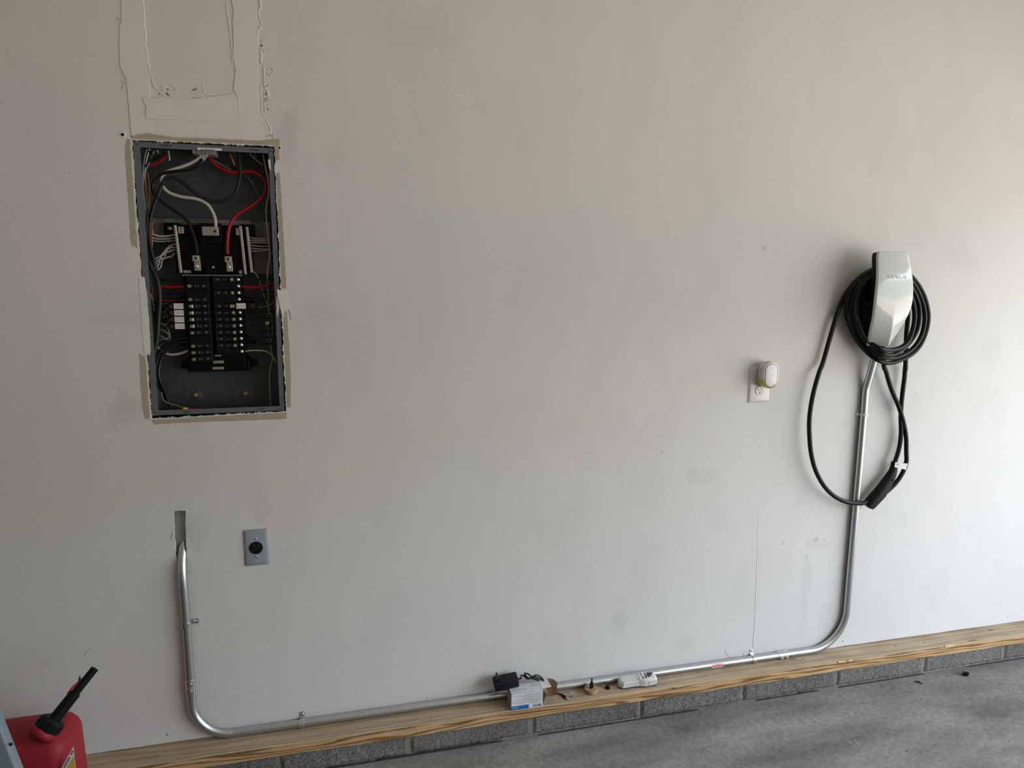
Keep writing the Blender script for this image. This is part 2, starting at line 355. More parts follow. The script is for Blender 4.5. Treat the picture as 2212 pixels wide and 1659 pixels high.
# ------------------------------------------------------------------ the setting
PZ1, PZ0, PX0, PX1 = 1.885, 1.130, -.5155, -.1550      # panel front
def wall_hole_loops():
    r = random.Random(3)
    pts = []
    cs = [(PX0-.002, PZ1+.003), (PX1+.0025, PZ1+.0038), (PX1+.0042, PZ0-.0015), (PX0-.003, PZ0-.0085)]
    for a, b in zip(cs, cs[1:]+cs[:1]):
        n = 70 if abs(a[1]-b[1]) > .3 else 34
        pts += jag(a, b, n, .0021, r)
    slot = []
    sc_ = [wl2(374, 1105), wl2(400.5, 1102), wl2(402.5, 1200), wl2(404, 1212), (-.4452, .690), (-.4745, .690), wl2(379, 1200)]
    for a, b in zip(sc_, sc_[1:]+sc_[:1]): slot += jag(a, b, 8, .0012, r)
    return [pts, slot]
def holed_sheet(loops, off0, off1):
    b = bmesh.new(); edges = []
    for lp in loops:
        vs = [b.verts.new((x, -off0, z)) for x, z in lp]
        edges += [b.edges.new((vs[i], vs[(i+1) % len(vs)])) for i in range(len(vs))]
    bmesh.ops.triangle_fill(b, use_beauty=True, use_dissolve=False, edges=edges, normal=(0, -1, 0))
    r = bmesh.ops.extrude_face_region(b, geom=b.faces[:])
    bmesh.ops.translate(b, vec=(0, off0-off1, 0), verts=[v for v in r['geom'] if isinstance(v, bmesh.types.BMVert)])
    bmesh.ops.recalc_face_normals(b, faces=b.faces)
    return b
XL, YF, CEIL = -3.2, -6.4, 2.75
loops = wall_hole_loops()
outer = [(XL, CEIL), (OPEN_X, CEIL), (OPEN_X, .110)]
for i in range(1, 90):                                   # slightly ragged lower edge of the drywall
    t = i/90; outer.append((OPEN_X+(XL-OPEN_X)*t, .1105 + rnd.uniform(0, .0022)))
outer.append((XL, .110))
mb = MB(); mb._merge(holed_sheet([outer]+loops, 0, -.0127)); wall = mb.build('wall_back', M['wall']); tag(wall, kind='structure')
tag(MB().span(XL-.1, OPEN_X+.6, YF-.1, .3, -.1, 0).build('floor', M['floor']), kind='structure')
tag(MB().span(XL-.1, OPEN_X+.2, YF-.1, .3, CEIL, CEIL+.1).build('ceiling', M['ceil']), kind='structure')
tag(MB().span(XL-.1, XL, YF, .2, 0, CEIL).build('wall_left', M['inner']), kind='structure')
tag(MB().span(XL-.1, OPEN_X+.2, YF-.1, YF, 0, CEIL).build('wall_front', M['inner']), kind='structure')
mb = MB(); mb.span(OPEN_X, OPEN_X+.15, OPEN_Y0, .2, 0, CEIL); mb.span(OPEN_X, OPEN_X+.15, YF, OPEN_Y1, 0, CEIL); mb.span(OPEN_X, OPEN_X+.15, OPEN_Y1, OPEN_Y0, OPEN_H, CEIL)
tag(mb.build('wall_right', M['inner']), kind='structure')
tag(MB().span(XL, OPEN_X, .12, .2, 0, CEIL).build('wall_outer', M['hole']), kind='structure')

# foundation blocks below the sill
base = tag(empty('wall_base', (0, 0, 0)), kind='structure')
SILLD, SZ0, SZ1 = .090, .071, .109
MB().span(XL, OPEN_X, -.0765, .1, 0, SZ0-.001).build('mortar_bed', M['mortar'], base)
xs = [-3.05, -2.64, -2.23, -1.83, -1.42, -1.01, -.61, -.208, .1906, .60, .993, 1.398, 1.797, 2.1955, 2.591, 2.99, 3.43]
for a, b in zip(xs, xs[1:]):
    q = bmesh.new(); L = b-a-.012; nx = 44
    dy = rnd.uniform(-.001, .0015)
    vs = {}
    for i in range(nx+1):
        for j in range(7):
            x = a+.006+L*i/nx; z = .004 + (.069-.004)*j/6
            e = .0 if 0 < i < nx and 0 < j < 6 else -.004
            z2 = z + (rnd.uniform(-.0015, .0025) if j == 0 else 0)
            vs[i, j] = q.verts.new((x, -(.0825+dy+e+rnd.uniform(-.0011, .0011)), z2))
    for i in range(nx):
        for j in range(6): q.faces.new((vs[i, j], vs[i+1, j], vs[i+1, j+1], vs[i, j+1]))
    bnd = [e for e in q.edges if e.is_boundary]
    r = bmesh.ops.extrude_edge_only(q, edges=bnd)
    bmesh.ops.translate(q, vec=(0, .03, 0), verts=[v for v in r['geom'] if isinstance(v, bmesh.types.BMVert)])
    bmesh.ops.recalc_face_normals(q, faces=q.faces)
    m_ = MB(); m_._merge(q); m_.build('concrete_block', M['block'], base)

gx = [(-.62, -.20, .0015), (-.20, .08, .003), (.08, .50, .0065), (.62, .99, .002), (.99, 1.22, .0035), (1.45, 1.62, .002), (1.62, 1.72, .004), (1.80, 2.2, .0022), (2.4, 2.9, .0015)]
for a_, b_, h_ in gx:
    r_ = random.Random(int(a_*100)); n_ = max(4, int((b_-a_)/.025))
    tp = [(a_+(b_-a_)*i/n_, h_*(.55+.75*r_.random())*(1 if 0 < i < n_ else .1)) for i in range(n_+1)]
    MB().slab([(a_, 0)]+[(x_, z_) for x_, z_ in tp]+[(b_, 0)], .0815, .0868).build('joint_gap', mat('joint_dark', (.025, .025, .028), .9), base)

# wood sill plank
sill = tag(empty('trim_1', (0, 0, 0)), kind='structure')
b = bmesh.new()
n = 160; ring = []
for i in range(n+1):
    x = XL + (OPEN_X-XL)*i/n; w1 = .0012*math.sin(x*5.1)+.0007*math.sin(x*17)
    ring.append([(x, .1, SZ0), (x, -(SILLD+w1), SZ0+.0008), (x, -(SILLD+w1+.0003), SZ1-.0022), (x, -(SILLD+w1-.0022), SZ1), (x, .1, SZ1)])
m_ = MB(); m_.loft([[r[0], r[1], r[2], r[2]] for r in ring][:0] or [[r[0], r[1], r[2], (r[0][0], .1, SZ1-.0022)] for r in ring]); m_.build('sill_face', M['sillfront'], sill)
m_ = MB(); m_.loft([[(r[0][0], .1, SZ1-.0021), r[2], r[3], r[4]] for r in ring]); m_.build('sill_top', M['silltop'], sill, 'dusty top of the plank')
# splinters and dents along the plank's edge
for (px, py, L, hgt, ang) in [(1817, 1426, .034, .0012, .1), (2050, 1391, .05, .0015, .05), (1835, 1427, .02, .001, 0)]:
    p = at(px, py, SILLD-.004); MB().box((p.x, -(SILLD-.001), SZ1-.002), (L, .005, .006), .0015, rot=(.3, ang, .05)).build('splinter', M['splinter'], sill)
for (px, py, rx, ry) in [(2100, 1384, .024, .003), (1455, 1487, .010, .004), (1997, 1388, .008, .002), (1935, 1395, .006, .002), (2140, 1361, .014, .003)]:
    p = at(px, py, SILLD*.6); z = SZ1 - CAMH; d = (p-CAM); g = CAM + d*(z/d.z)
    MB().lathe((g.x, g.y, SZ1-.0004), (0, 0, 1), [(0, 1), (.0008, .98)], 16).xf(Matrix.Translation((g.x, g.y, SZ1)) @ Matrix.Diagonal((rx, ry, 1, 1)) @ Matrix.Translation((-g.x, -g.y, -SZ1))).build('knot', mat('knot', (.10, .065, .045), .8), sill)

# taped and plastered patch above the panel, bare paper round it
def poly7(pts): return [wl2(*k7(x, y)) for x, y in pts]
def rough_poly(pts, step=.008, a=.0008, r=random.Random(5)):
    out = []
    for p, q in zip(pts, pts[1:]+pts[:1]):
        L = math.hypot(q[0]-p[0], q[1]-p[1]); out += jag(p, q, max(1, int(L/step)), a, r)
    return out
MB().slab(rough_poly(poly7([(520, 1335), (1310, 1350), (1500, 1300), (1700, 1270), (1740, 1290), (1840, 1500), (1620, 1575), (1250, 1530), (740, 1525), (430, 1480), (470, 1400)])), -.0005, .0012).build('joint_tape', M['compound'], wall)
MB().slab(rough_poly(poly7([(405, 1100), (700, 1098), (1010, 1110), (1420, 1052), (1470, 1110), (1485, 1340), (1310, 1358), (1000, 1350), (520, 1335), (450, 1330), (440, 1270), (455, 1200), (418, 1140)])), -.0005, .0032).build('joint_tape', M['tape'], wall)
MB().slab(rough_poly(poly7([(160, -140), (395, -140), (405, 0), (425, 230), (442, 400), (445, 600), (475, 830), (490, 1110), (455, 1200), (445, 1270), (455, 1335), (520, 1340), (525, 1500), (430, 1478), (300, 1520), (284, 1520), (262, 1300), (242, 1060), (228, 900), (160, 760), (146, 560), (150, 300), (172, 230)])), -.0005, .0016).build('joint_tape', M['tape'], wall)
MB().slab(rough_poly(poly7([(1395, -140), (1670, -140), (1680, 200), (1692, 500), (1698, 900), (1702, 1250), (1690, 1330), (1486, 1335), (1475, 1110), (1425, 1000), (1450, 790), (1418, 640), (1425, 480), (1412, 250), (1427, 140), (1402, 0)])), -.0005, .0018).build('joint_tape', M['tape'], wall)
ridges = [([(160, -100), (172, 230), (150, 300), (145, 560), (150, 700), (165, 790), (185, 850), (225, 890)], .8),
 ([(180, 310), (195, 560), (215, 800), (228, 900), (215, 1000)], .6), ([(405, -100), (407, 0), (425, 230), (440, 400), (440, 520), (465, 700), (490, 830), (545, 985), (620, 1045), (665, 1070)], 1.5),
 ([(475, 830), (490, 1110)], .6), ([(1330, -60), (1345, 70), (1375, 300), (1400, 470), (1405, 640), (1410, 720), (1425, 820)], 1.1),
 ([(1400, -60), (1425, 140), (1410, 250), (1425, 480), (1415, 640), (1450, 790), (1425, 990), (1475, 1110), (1480, 1330)], .8),
 ([(1675, -60), (1690, 400), (1695, 800), (1700, 1250)], .5), ([(1720, -60), (1725, 90), (1703, 130), (1720, 220), (1740, 290), (1695, 340), (1690, 500)], 1.6),
 ([(1730, 420), (1760, 520), (1725, 560), (1735, 640), (1725, 690), (1750, 712)], 1.4), ([(1715, 780), (1700, 700)], 1.0),
 ([(1760, 720), (1762, 860), (1775, 980), (1768, 1150), (1772, 1260)], 1.3), ([(1750, 920), (1800, 1010), (1812, 1060), (1820, 1115)], 1.6),
 ([(1730, 950), (1735, 1100), (1742, 1230), (1735, 1290)], 1.1), ([(1770, 1270), (1690, 1350), (1665, 1360)], 1.5),
 ([(1745, 1370), (1790, 1430), (1840, 1505)], 2.0), ([(1750, 1290), (1800, 1370), (1835, 1440), (1838, 1500)], 1.4),
 ([(515, 1333), (700, 1340), (1000, 1348), (1310, 1358)], .5), ([(1080, 930), (1078, 990), (1095, 1040), (1112, 1062), (1250, 1075), (1350, 1058), (1415, 1048)], .8),
 ([(515, 1340), (525, 1390), (520, 1500)], .7), ([(240, 1060), (255, 1200), (265, 1350), (285, 1520)], .6),
 ([(1510, 100), (1580, 350), (1620, 600), (1655, 700)], 1.2), ([(1620, 700), (1590, 900), (1600, 1120), (1590, 1300)], .9),
 ([(1020, 960), (990, 1000), (970, 1010)], .7), ([(750, 1000), (745, 1050)], .8), ([(850, 1030), (868, 1062)], .8), ([(1340, 990), (1365, 1020)], .8),
 ([(1410, 1370), (1470, 1440), (1510, 1450)], 1.0), ([(1800, 740), (1790, 860), (1765, 890)], .7), ([(355, 900), (372, 1220)], .5), ([(115, 570), (120, 650)], .7)]
for pts, r in ridges:
    P = [at(*k7(x, y), 0) for x, y in pts]
    Q = []
    for a, b_ in zip(P, P[1:]):
        k = max(1, int((b_-a).length/.012))
        for i in range(k):
            j = Vector((rnd.uniform(-1, 1), 0, rnd.uniform(-1, 1)))*.0009
            Q.append(a.lerp(b_, i/k) + (j if i else j*0))
    Q.append(P[-1])
    rr = [rnd.uniform(.55, 1.25) for _ in range(40)]
    MB().tube([(p.x, .0002, p.z) for p in Q], 1, 6, 2, r_fn=lambda t, r=r, rr=rr: .0015*r*rr[int(t*39)]*(1 if .04 < t < .96 else .4)).build('plaster_ridge', M['compound'], wall)
m_ = MB()
for (cx, cy, sx_, sy_, nn) in [(700, 1010, 110, 60, 22), (1000, 1010, 60, 60, 10), (1500, 1400, 100, 60, 26), (1800, 800, 60, 90, 22), (1790, 1100, 40, 200, 26), (1720, 1340, 60, 50, 20), (1830, 1520, 60, 20, 14), (580, 1290, 20, 25, 5), (640, 1060, 60, 20, 9), (1740, 500, 30, 120, 14), (190, 960, 30, 70, 9), (990, 1100, 30, 12, 6), (130, 215, 12, 12, 3), (1828, 575, 10, 10, 2)]:
    for _ in range(nn):
        p = at(*k7(cx+rnd.gauss(0, sx_*.5), cy+rnd.gauss(0, sy_*.5)), 0); s = rnd.uniform(.0015, .0042)
        m_.box((p.x, -.0002, p.z), (s*rnd.uniform(.6, 2), .0014, s*rnd.uniform(.6, 1.8)), 0, rot=(0, rnd.uniform(0, 3), 0))
m_.build('plaster_crumbs', M['compound'], wall)

# bare paper border round the panel (kept clear of the jagged hole)
r5 = random.Random(11)
def strip(inner, outer_):
    pts = list(inner) + [wl2(*p) for p in outer_[::-1]]
    return rough_poly(pts, .006, .0008, r5)
HT, HB, HL, HR = [(PX0-.004, PZ1+.0055), (PX1+.005, PZ1+.0065)], [(PX0-.004, PZ0-.0115), (PX1+.005, PZ0-.0045)], PX0-.0055, PX1+.0060
MB().slab(strip(HT, [(281, 292), (318, 288), (335, 291), (380, 297), (450, 299), (520, 302), (560, 304), (603, 299)]), -.0003, .0003).build('bare_paper', M['paper'], wall)
MB().slab(strip([(HL, PZ1+.004), (HL-.001, 1.70), (HL-.001, 1.60)], [(272, 300), (270, 335), (275, 400), (279, 460), (283, 529)]), -.0003, .0003).build('bare_paper', M['paper'], wall)
MB().slab(strip([(HL-.001, 1.30), (HL-.001, 1.20), (HL-.001, 1.122)], [(300, 763), (304, 840), (308, 880), (312, 905)]), -.0003, .0003).build('bare_paper', M['paper'], wall)
MB().slab(strip(HB, [(332, 917), (400, 913), (470, 910), (540, 908), (620, 905)]), -.0003, .0003).build('bare_paper', M['paper'], wall)
MB().slab(strip([(HR-.002, 1.888), (HR-.001, 1.850)], [(603.5, 300), (603, 346)]), -.0003, .0003).build('bare_paper', M['paper'], wall)
MB().slab(strip([(HR-.001, 1.815), (HR, 1.65), (HR+.001, 1.49)], [(604, 373), (608, 420), (613, 520), (619, 622)]), -.0003, .0003).build('bare_paper', M['paper'], wall)
MB().slab(strip([(HR+.001, 1.430), (HR+.001, 1.28), (HR+.001, 1.14)], [(619, 668), (625, 740), (628, 810), (628, 879)]), -.0003, .0003).build('bare_paper', M['paper'], wall)
# crumbled gypsum along the cut
m_ = MB()
for lp in loops:
    for i, (x, z) in enumerate(lp):
        for _ in range(2 if lp is loops[0] else 1):
            s = rnd.uniform(.0008, .0024)
            cx_, cz_ = (PX0+PX1)/2, (PZ0+PZ1)/2
            m_.box((x+rnd.uniform(-.0015, .0015), rnd.uniform(-.0012, .006), z+rnd.uniform(-.0015, .0015)), (s, s*1.5, s*rnd.uniform(.8, 1.7)), 0, rot=(rnd.uniform(0, 3), rnd.uniform(0, 3), 0))
g_ = m_.build('gypsum_crumbs', M['gypsum'], wall); g_['kind'] = 'stuff'
# compound smeared by the panel's edges
MB().slab(rough_poly([wl2(*p) for p in [(598, 625), (620, 628), (622, 650), (628, 668), (616, 672), (611, 690), (600, 640)]]), 0, .0012).build('plaster_smear', M['compound'], wall)
MB().slab(rough_poly([wl2(*p) for p in [(300, 600), (312, 598), (314, 680), (318, 745), (312, 765), (306, 700)]]), 0, .0008).build('plaster_smear', M['compound'], wall)
P = [at(*p, 0) for p in [(621, 668), (625, 672), (626, 680), (629, 690)]]
MB().tube([(p.x, -.0004, p.z) for p in P], .0006, 6, 3).build('hairline_crack', M['hole'], wall)
# tape joint running down to the conduit
P = [at(*p, 0) for p in [(1638, 1100), (1636, 1180), (1633, 1260), (1630, 1340), (1626, 1405)]]
MB().tube([(p.x, 0, p.z) for p in P], .0012, 8, 4, r_fn=lambda t: .0003+.0009*t).build('plaster_ridge', M['compound'], wall)
# screw dimples, anchor holes and pencil marks on the drywall
for (px, py, r) in [(265, 291, .0045), (604, 319.5, .0032)]:
    p = at(px, py, 0)
    MB().lathe((p.x, .0005, p.z), (0, -1, 0), [(0, r*2.0), (.0012, r*1.6), (.0014, r*1.2)], 18).build('plaster_ring', M['compound'], wall)
    MB().lathe((p.x, 0, p.z), (0, -1, 0), [(0, r), (.0017, r*.9)], 14).build('anchor_hole', M['hole'], wall)
for (px, py) in [(361, 1587), (1821, 1385), (2007, 1357), (2177, 1333), (1647, 1071), (1967, 961), (1416, 262), (1441, 1453), (923, 1508), (1430, 977), (150, 374), (1253, 1458)]:
    p = at(px, py, 0); r = .0032 if (px, py) in ((361, 1587), (1821, 1385)) else rnd.uniform(.0012, .0026)
    MB().lathe((p.x, 0, p.z), (0, -1, 0), [(0, r), (.0003, r*.8)], 12).build('screw_dimple', mat('dimple', (.16, .16, .155), .8), wall)
for ln in [[(1647, 541), (1649, 531)], [(1652, 541), (1656, 530)], [(1756, 1170), (1758, 1162)], [(1761, 1170), (1763, 1161)], [(1765, 1169), (1767, 1161)], [(1780, 1167), (1781, 1164)],
           [(1688, 1178), (1693, 1168)], [(1566, 1403), (1570, 1414), (1580, 1421)], [(1606, 1410), (1605, 1418)], [(372, 1150), (371, 1160), (367, 1168)], [(405, 1237), (414, 1235)],
           [(183, 1416), (188, 1406), (194, 1402)], [(1741, 1202), (1744, 1205)]]:
    P = [at(*p, 0) for p in ln]
    MB().tube([(p.x, 0, p.z) for p in P], .0007, 6, 2).build('pencil_mark', mat('graphite', (.20, .20, .20), .7), wall)
# cavity behind the slot above the left conduit
MB().span(-.50, -.43, .0200, .024, .60, .87).build('cavity_back', M['slot'], wall)
MB().span(-.4995, -.4945, .0128, .021, .60, .87).build('cavity_side', M['slot'], wall)

# ------------------------------------------------------------------ electrical panel
panel = tag(empty('electrical_panel', ((PX0+PX1)/2, .05, PZ0)), 'open grey electrical panel with breakers and cables, recessed in the wall at left', 'electrical panel')
DEP = .098
mb = MB(); fx, fz = .0135, .0115
ix0, ix1, iz0, iz1 = PX0+fx, PX1-fx, PZ0+fz, PZ1-fz
mb.span(PX0+.003, PX1-.003, DEP, DEP+.0015, PZ0+.003, PZ1-.003)
mb.span(PX0+.002, PX0+.0035, .006, DEP, PZ0+.002, PZ1-.002); mb.span(PX1-.0035, PX1-.002, .006, DEP, PZ0+.002, PZ1-.002)
mb.span(PX0+.002, PX1-.002, .006, DEP, PZ1-.0035, PZ1-.002); mb.span(PX0+.002, PX1-.002, .006, DEP, PZ0+.002, PZ0+.0035)
mb.build('enclosure', M['panelgrey'], panel)
mb = MB()
for a in ((PX0, PX0+fx+.003, PZ0, PZ1), (PX1-fx, PX1, PZ0, PZ1)): mb.span(a[0], a[1], .003, .0045, a[2], a[3])
for a in ((PX0+fx, PX1-fx, PZ1-fz-.004, PZ1-.0005), (PX0+fx, PX1-fx, PZ0+.0005, PZ0+fz+.003)): mb.span(a[0], a[1], .0035, .005, a[2], a[3])
fl = mb.build('front_flange', M['flange'], panel)
m_ = MB()
for (x, z, w_, h) in [(-.431, PZ1-.0075, .026, .0016), (-.206, PZ1-.0085, .025, .0016), (-.425, PZ0+.007, .02, .0016), (-.22, PZ0+.008, .018, .0012)]:
    MB().span(x-w_/2, x+w_/2, .0025, .0040, z-h/2, z+h/2).build('slot', M['hole'], fl)
for (x, z) in [(PX0+.008, PZ1-.008), (PX1-.008, PZ1-.010), (PX0+.008, PZ0+.008), (PX1-.007, PZ0+.006), (PX1-.008, 1.502), (PX1-.008, 1.510), (PX0+.008, 1.512), (PX0+.009, 1.504)]:
    MB().cyl((x, .0022, z), (x, .004, z), .0017, n=10).build('rivet_hole', M['hole'], fl)
# knockout rings and embossing on the back
m_ = MB()
def ringt(mb_, x, y, z, r, t=.0006, n=28):
    mb_.tube([(x+r*math.cos(2*math.pi*i/n), y, z+r*math.sin(2*math.pi*i/n)) for i in range(n+1)], t, 6, 1)
for (c, rs) in [(k2(680, 1270), (.031, .026, .02)), (k2(580, 1050), (.015, .011)), (k1(1150, 520), (.03, .024, .018)), (k1(480, 460), (.02, .015))]:
    p = at(*c, -DEP+.001)
    for r in rs:
        m_ = MB(); ringt(m_, p.x, DEP-.0004, p.z, r); m_.build('knockout_ring', M['panelgrey'], panel)
m_ = MB()
for c in [(885, 1208), (890, 1250), (1422, 1196), (1425, 1240), (1160, 1283), (1010, 1285)]:
    p = at(*k2(*c), -DEP+.001); MB().cyl((p.x, DEP-.001, p.z), (p.x, DEP, p.z), .0017 if c[0] not in (1160, 1010) else .001, n=10).build('rivet_hole', M['hole'], panel)
for c in [(1375, 788), (1425, 790)]:
    p = at(*k1(*c), -DEP+.001); MB().cyl((p.x, DEP-.001, p.z), (p.x, DEP, p.z), .0015, n=10).build('rivet_hole', M['hole'], panel)
for c in [(895, 1330), (1418, 1315)]:
    p = at(*k2(*c), -DEP+.001)
    d_ = MB().lathe((p.x, DEP, p.z-.003), (0, -1, 0), [(0, .017), (.001, .0155), (.0026, .010), (.003, .007)], 28).build('mounting_dimple', M['panelgrey'], panel)
    MB().lathe((p.x, DEP-.0015, p.z), (0, -1, 0), [(0, .0062), (.003, .0058), (.0038, .003)], 6).build('orange_plug', M['orangeh'], d_)
# printed sheets behind the buses
def sheet(name, x0, x1, z0, z1, y, m, parent, rows=0, rm=None, rw=.8):
    o = MB().span(x0, x1, y, y+.0008, z0, z1).build(name, m, parent)
    if rows:
        q = MB()
        for i in range(rows):
            z = z1-(z1-z0)*(i+.7)/(rows+.4); a = rnd.uniform(.0, .12); bb = rw-rnd.uniform(0, .25)
            q.span(x0+(x1-x0)*(.06+a*.3), x0+(x1-x0)*bb, y-.0003, y, z, z+(z1-z0)/rows*.28)
        q.build('printed_lines', rm or M['greytext'], o)
    return o
sheet('wiring_label', -.4985, -.455, 1.622, 1.688, DEP-.012, M['lablgrey'], panel, 12, M['wdark'])
sheet('wiring_label', -.455, -.235, 1.672, 1.6885, DEP-.012, M['lablgrey'], panel, 2, M['wdark'])
sheet('wiring_label', -.235, -.180, 1.622, 1.686, DEP-.012, M['lablgrey'], panel, 12, M['wdark'])
s_ = sheet('breaker_chart', -.231, -.179, 1.533, 1.600, DEP-.012, mat('chart_paper', (.12, .12, .115), .8), panel)
q = MB()
for i in range(22): q.span(-.229, -.181, DEP-.0124, DEP-.012, 1.5355+i*.0029, 1.5366+i*.0029)
q.build('printed_grid', mat('chart_ink', (.20, .19, .18), .8), s_)
# bus base
mb = MB()
mb.span(-.418, -.262, .040, DEP-.01, 1.248, 1.530, .002)
mb.span(-.424, -.254, .050, DEP-.01, 1.247, 1.290, .002)
mb.span(-.440, -.238, .060, DEP-.004, 1.535, 1.672, .003)
mb.span(-.428, -.250, .047, .062, 1.532, 1.640, .003)
mb.span(-.467, -.425, .066, DEP-.004, 1.640, 1.676, .004)
mb.span(-.262, -.222, .066, DEP-.004, 1.640, 1.676, .004)
mb.span(-.372, -.308, .036, .060, 1.636, 1.674, .003)
mb.span(-.372, -.308, .038, .060, 1.618, 1.640, .003)
mb.span(-.357, -.328, .036, .060, 1.532, 1.556, .002)
for sx_ in (-1, 1):                                                   # mounting ears
    for z in (1.268, 1.335, 1.455):
        cx_ = -.34 + sx_*.10
        mb.prism([(cx_-sx_*.02, .07, z+.016), (cx_-sx_*.02, .07, z-.016), (cx_+sx_*.006, .07, z-.010), (cx_+sx_*.006, .07, z+.006)], (0, .012, 0))
base_o = mb.build('bus_base', M['bus'], panel)
MB().span(-.419, -.258, .028, .034, 1.5265, 1.530, .0006).build('bus_rail', mat('rail', (.14, .14, .14), .45), panel)
p = at(*k3(1068, 960), -.034); MB().lathe((p.x, .036, p.z), (0, -1, 0), [(0, .0038), (.0015, .0035), (.002, .002)], 16).build('centre_rivet', mat('rivet', (.22, .22, .22), .5), panel)
# neutral bars with screws
def neutral(xt, zt, xb, zb, w_=.0075, n=18):
    a, b_ = Vector((xt, .044, zt)), Vector((xb, .044, zb)); d = (b_-a)
    ang = math.atan2(d.x, -d.z)
    o = MB().box((a+b_)/2, (w_, .011, d.length), .0008, rot=(0, -ang*-1*-1, 0)).build('neutral_bar', M['alu'], panel)
    for i in range(n):
        p = a + d*((i+.6)/n)
        q = MB().lathe((p.x, .0386, p.z), (0, -1, 0), [(0, .0031), (.0018, .0031), (.0022, .0026)], 10)
        q.box((p.x, .0363, p.z), (.0048, .0006, .0009), rot=(0, rnd.uniform(0, 3), 0))
        q.build('terminal_screw', M['screwsteel'], o)
neutral(-.4315, 1.668, -.4235, 1.5345)
neutral(-.2575, 1.6695, -.2500, 1.5320)
neutral(-.2400, 1.6675, -.2325, 1.5370)
# small lugs and straps
for (x0, x1, y0, y1, z0, z1, hs) in [(-.424, -.410, .040, .056, 1.645, 1.664, [(-.416, 1.659), (-.416, 1.652)]), (-.452, -.441, .045, .056, 1.655, 1.663, [(-.449, 1.659)]),
                                  (-.417, -.398, .040, .043, 1.534, 1.542, [(-.402, 1.538)]), (-.271, -.261, .044, .056, 1.643, 1.664, [(-.266, 1.661)]), (-.268, -.260, .040, .046, 1.533, 1.543, [(-.264, 1.538)])]:
    o = MB().span(x0, x1, y0, y1, z0, z1, .0008).build('bonding_lug', M['alu'], panel)
    for x, z in hs: MB().cyl((x, y0-.0006, z), (x, y0+.002, z), .0017, n=10).build('screw_hole', M['hole'], o)
def lug(cx, cz, w_=.018, h=.017):
    o = MB().span(cx-w_/2, cx+w_/2, .022, .045, cz-h/2, cz+h/2, .0012).build('main_lug', M['alu'], panel)
    MB().lathe((cx+.0005, .022, cz+.0005), (0, -1, 0), [(0, .0068), (.0012, .0066), (.0013, .0052)], 24).build('lug_screw', M['screwsteel'], o)
    MB().cyl((cx+.0005, .0195, cz+.0005), (cx+.0005, .0215, cz+.0005), .0040, n=6).build('hex_socket', M['hole'], o)
    t = MB().span(cx-w_/2+.003, cx+w_/2+.0015, .030, .036, cz-h/2-.026, cz-h/2+.002, .001).build('lug_tab', M['alu'], o)
    s = MB().lathe((cx, .030, cz-.022), (0, -1, 0), [(0, .0055), (.0018, .0050), (.003, .003), (.0032, .0005)], 18).build('tab_screw', M['screwsteel'], o)
p = at(*k3(757, 805), -.022); lug(p.x, p.z)
p = at(*k3(1330, 820), -.022); lug(p.x, p.z)
p0, p1 = at(*k3(870, 240), -.032), at(*k3(1170, 405), -.032)
o = MB().span(p0.x, p1.x, .030, .055, p1.z, p0.z, .0012).build('neutral_lug', M['alu'], panel)
p = at(*k3(1100, 325), -.030); MB().lathe((p.x, .030, p.z), (0, -1, 0), [(0, .0066), (.001, .0064), (.0011, .0050)], 22).build('lug_screw', M['alu'], o)
MB().cyl((p.x, .0282, p.z), (p.x, .0305, p.z), .0040, n=6).build('hex_socket', M['hole'], o)
p = at(*k3(977, 325), -.030); MB().lathe((p.x, .030, p.z), (0, -1, 0), [(0, .0035), (.0006, .0033)], 16).build('lug_screw', M['alu'], o)
MB().span(p.x+.0065, p.x+.0072, .0294, .031, p1.z, p0.z).build('lug_seam', M['greytext'], o)

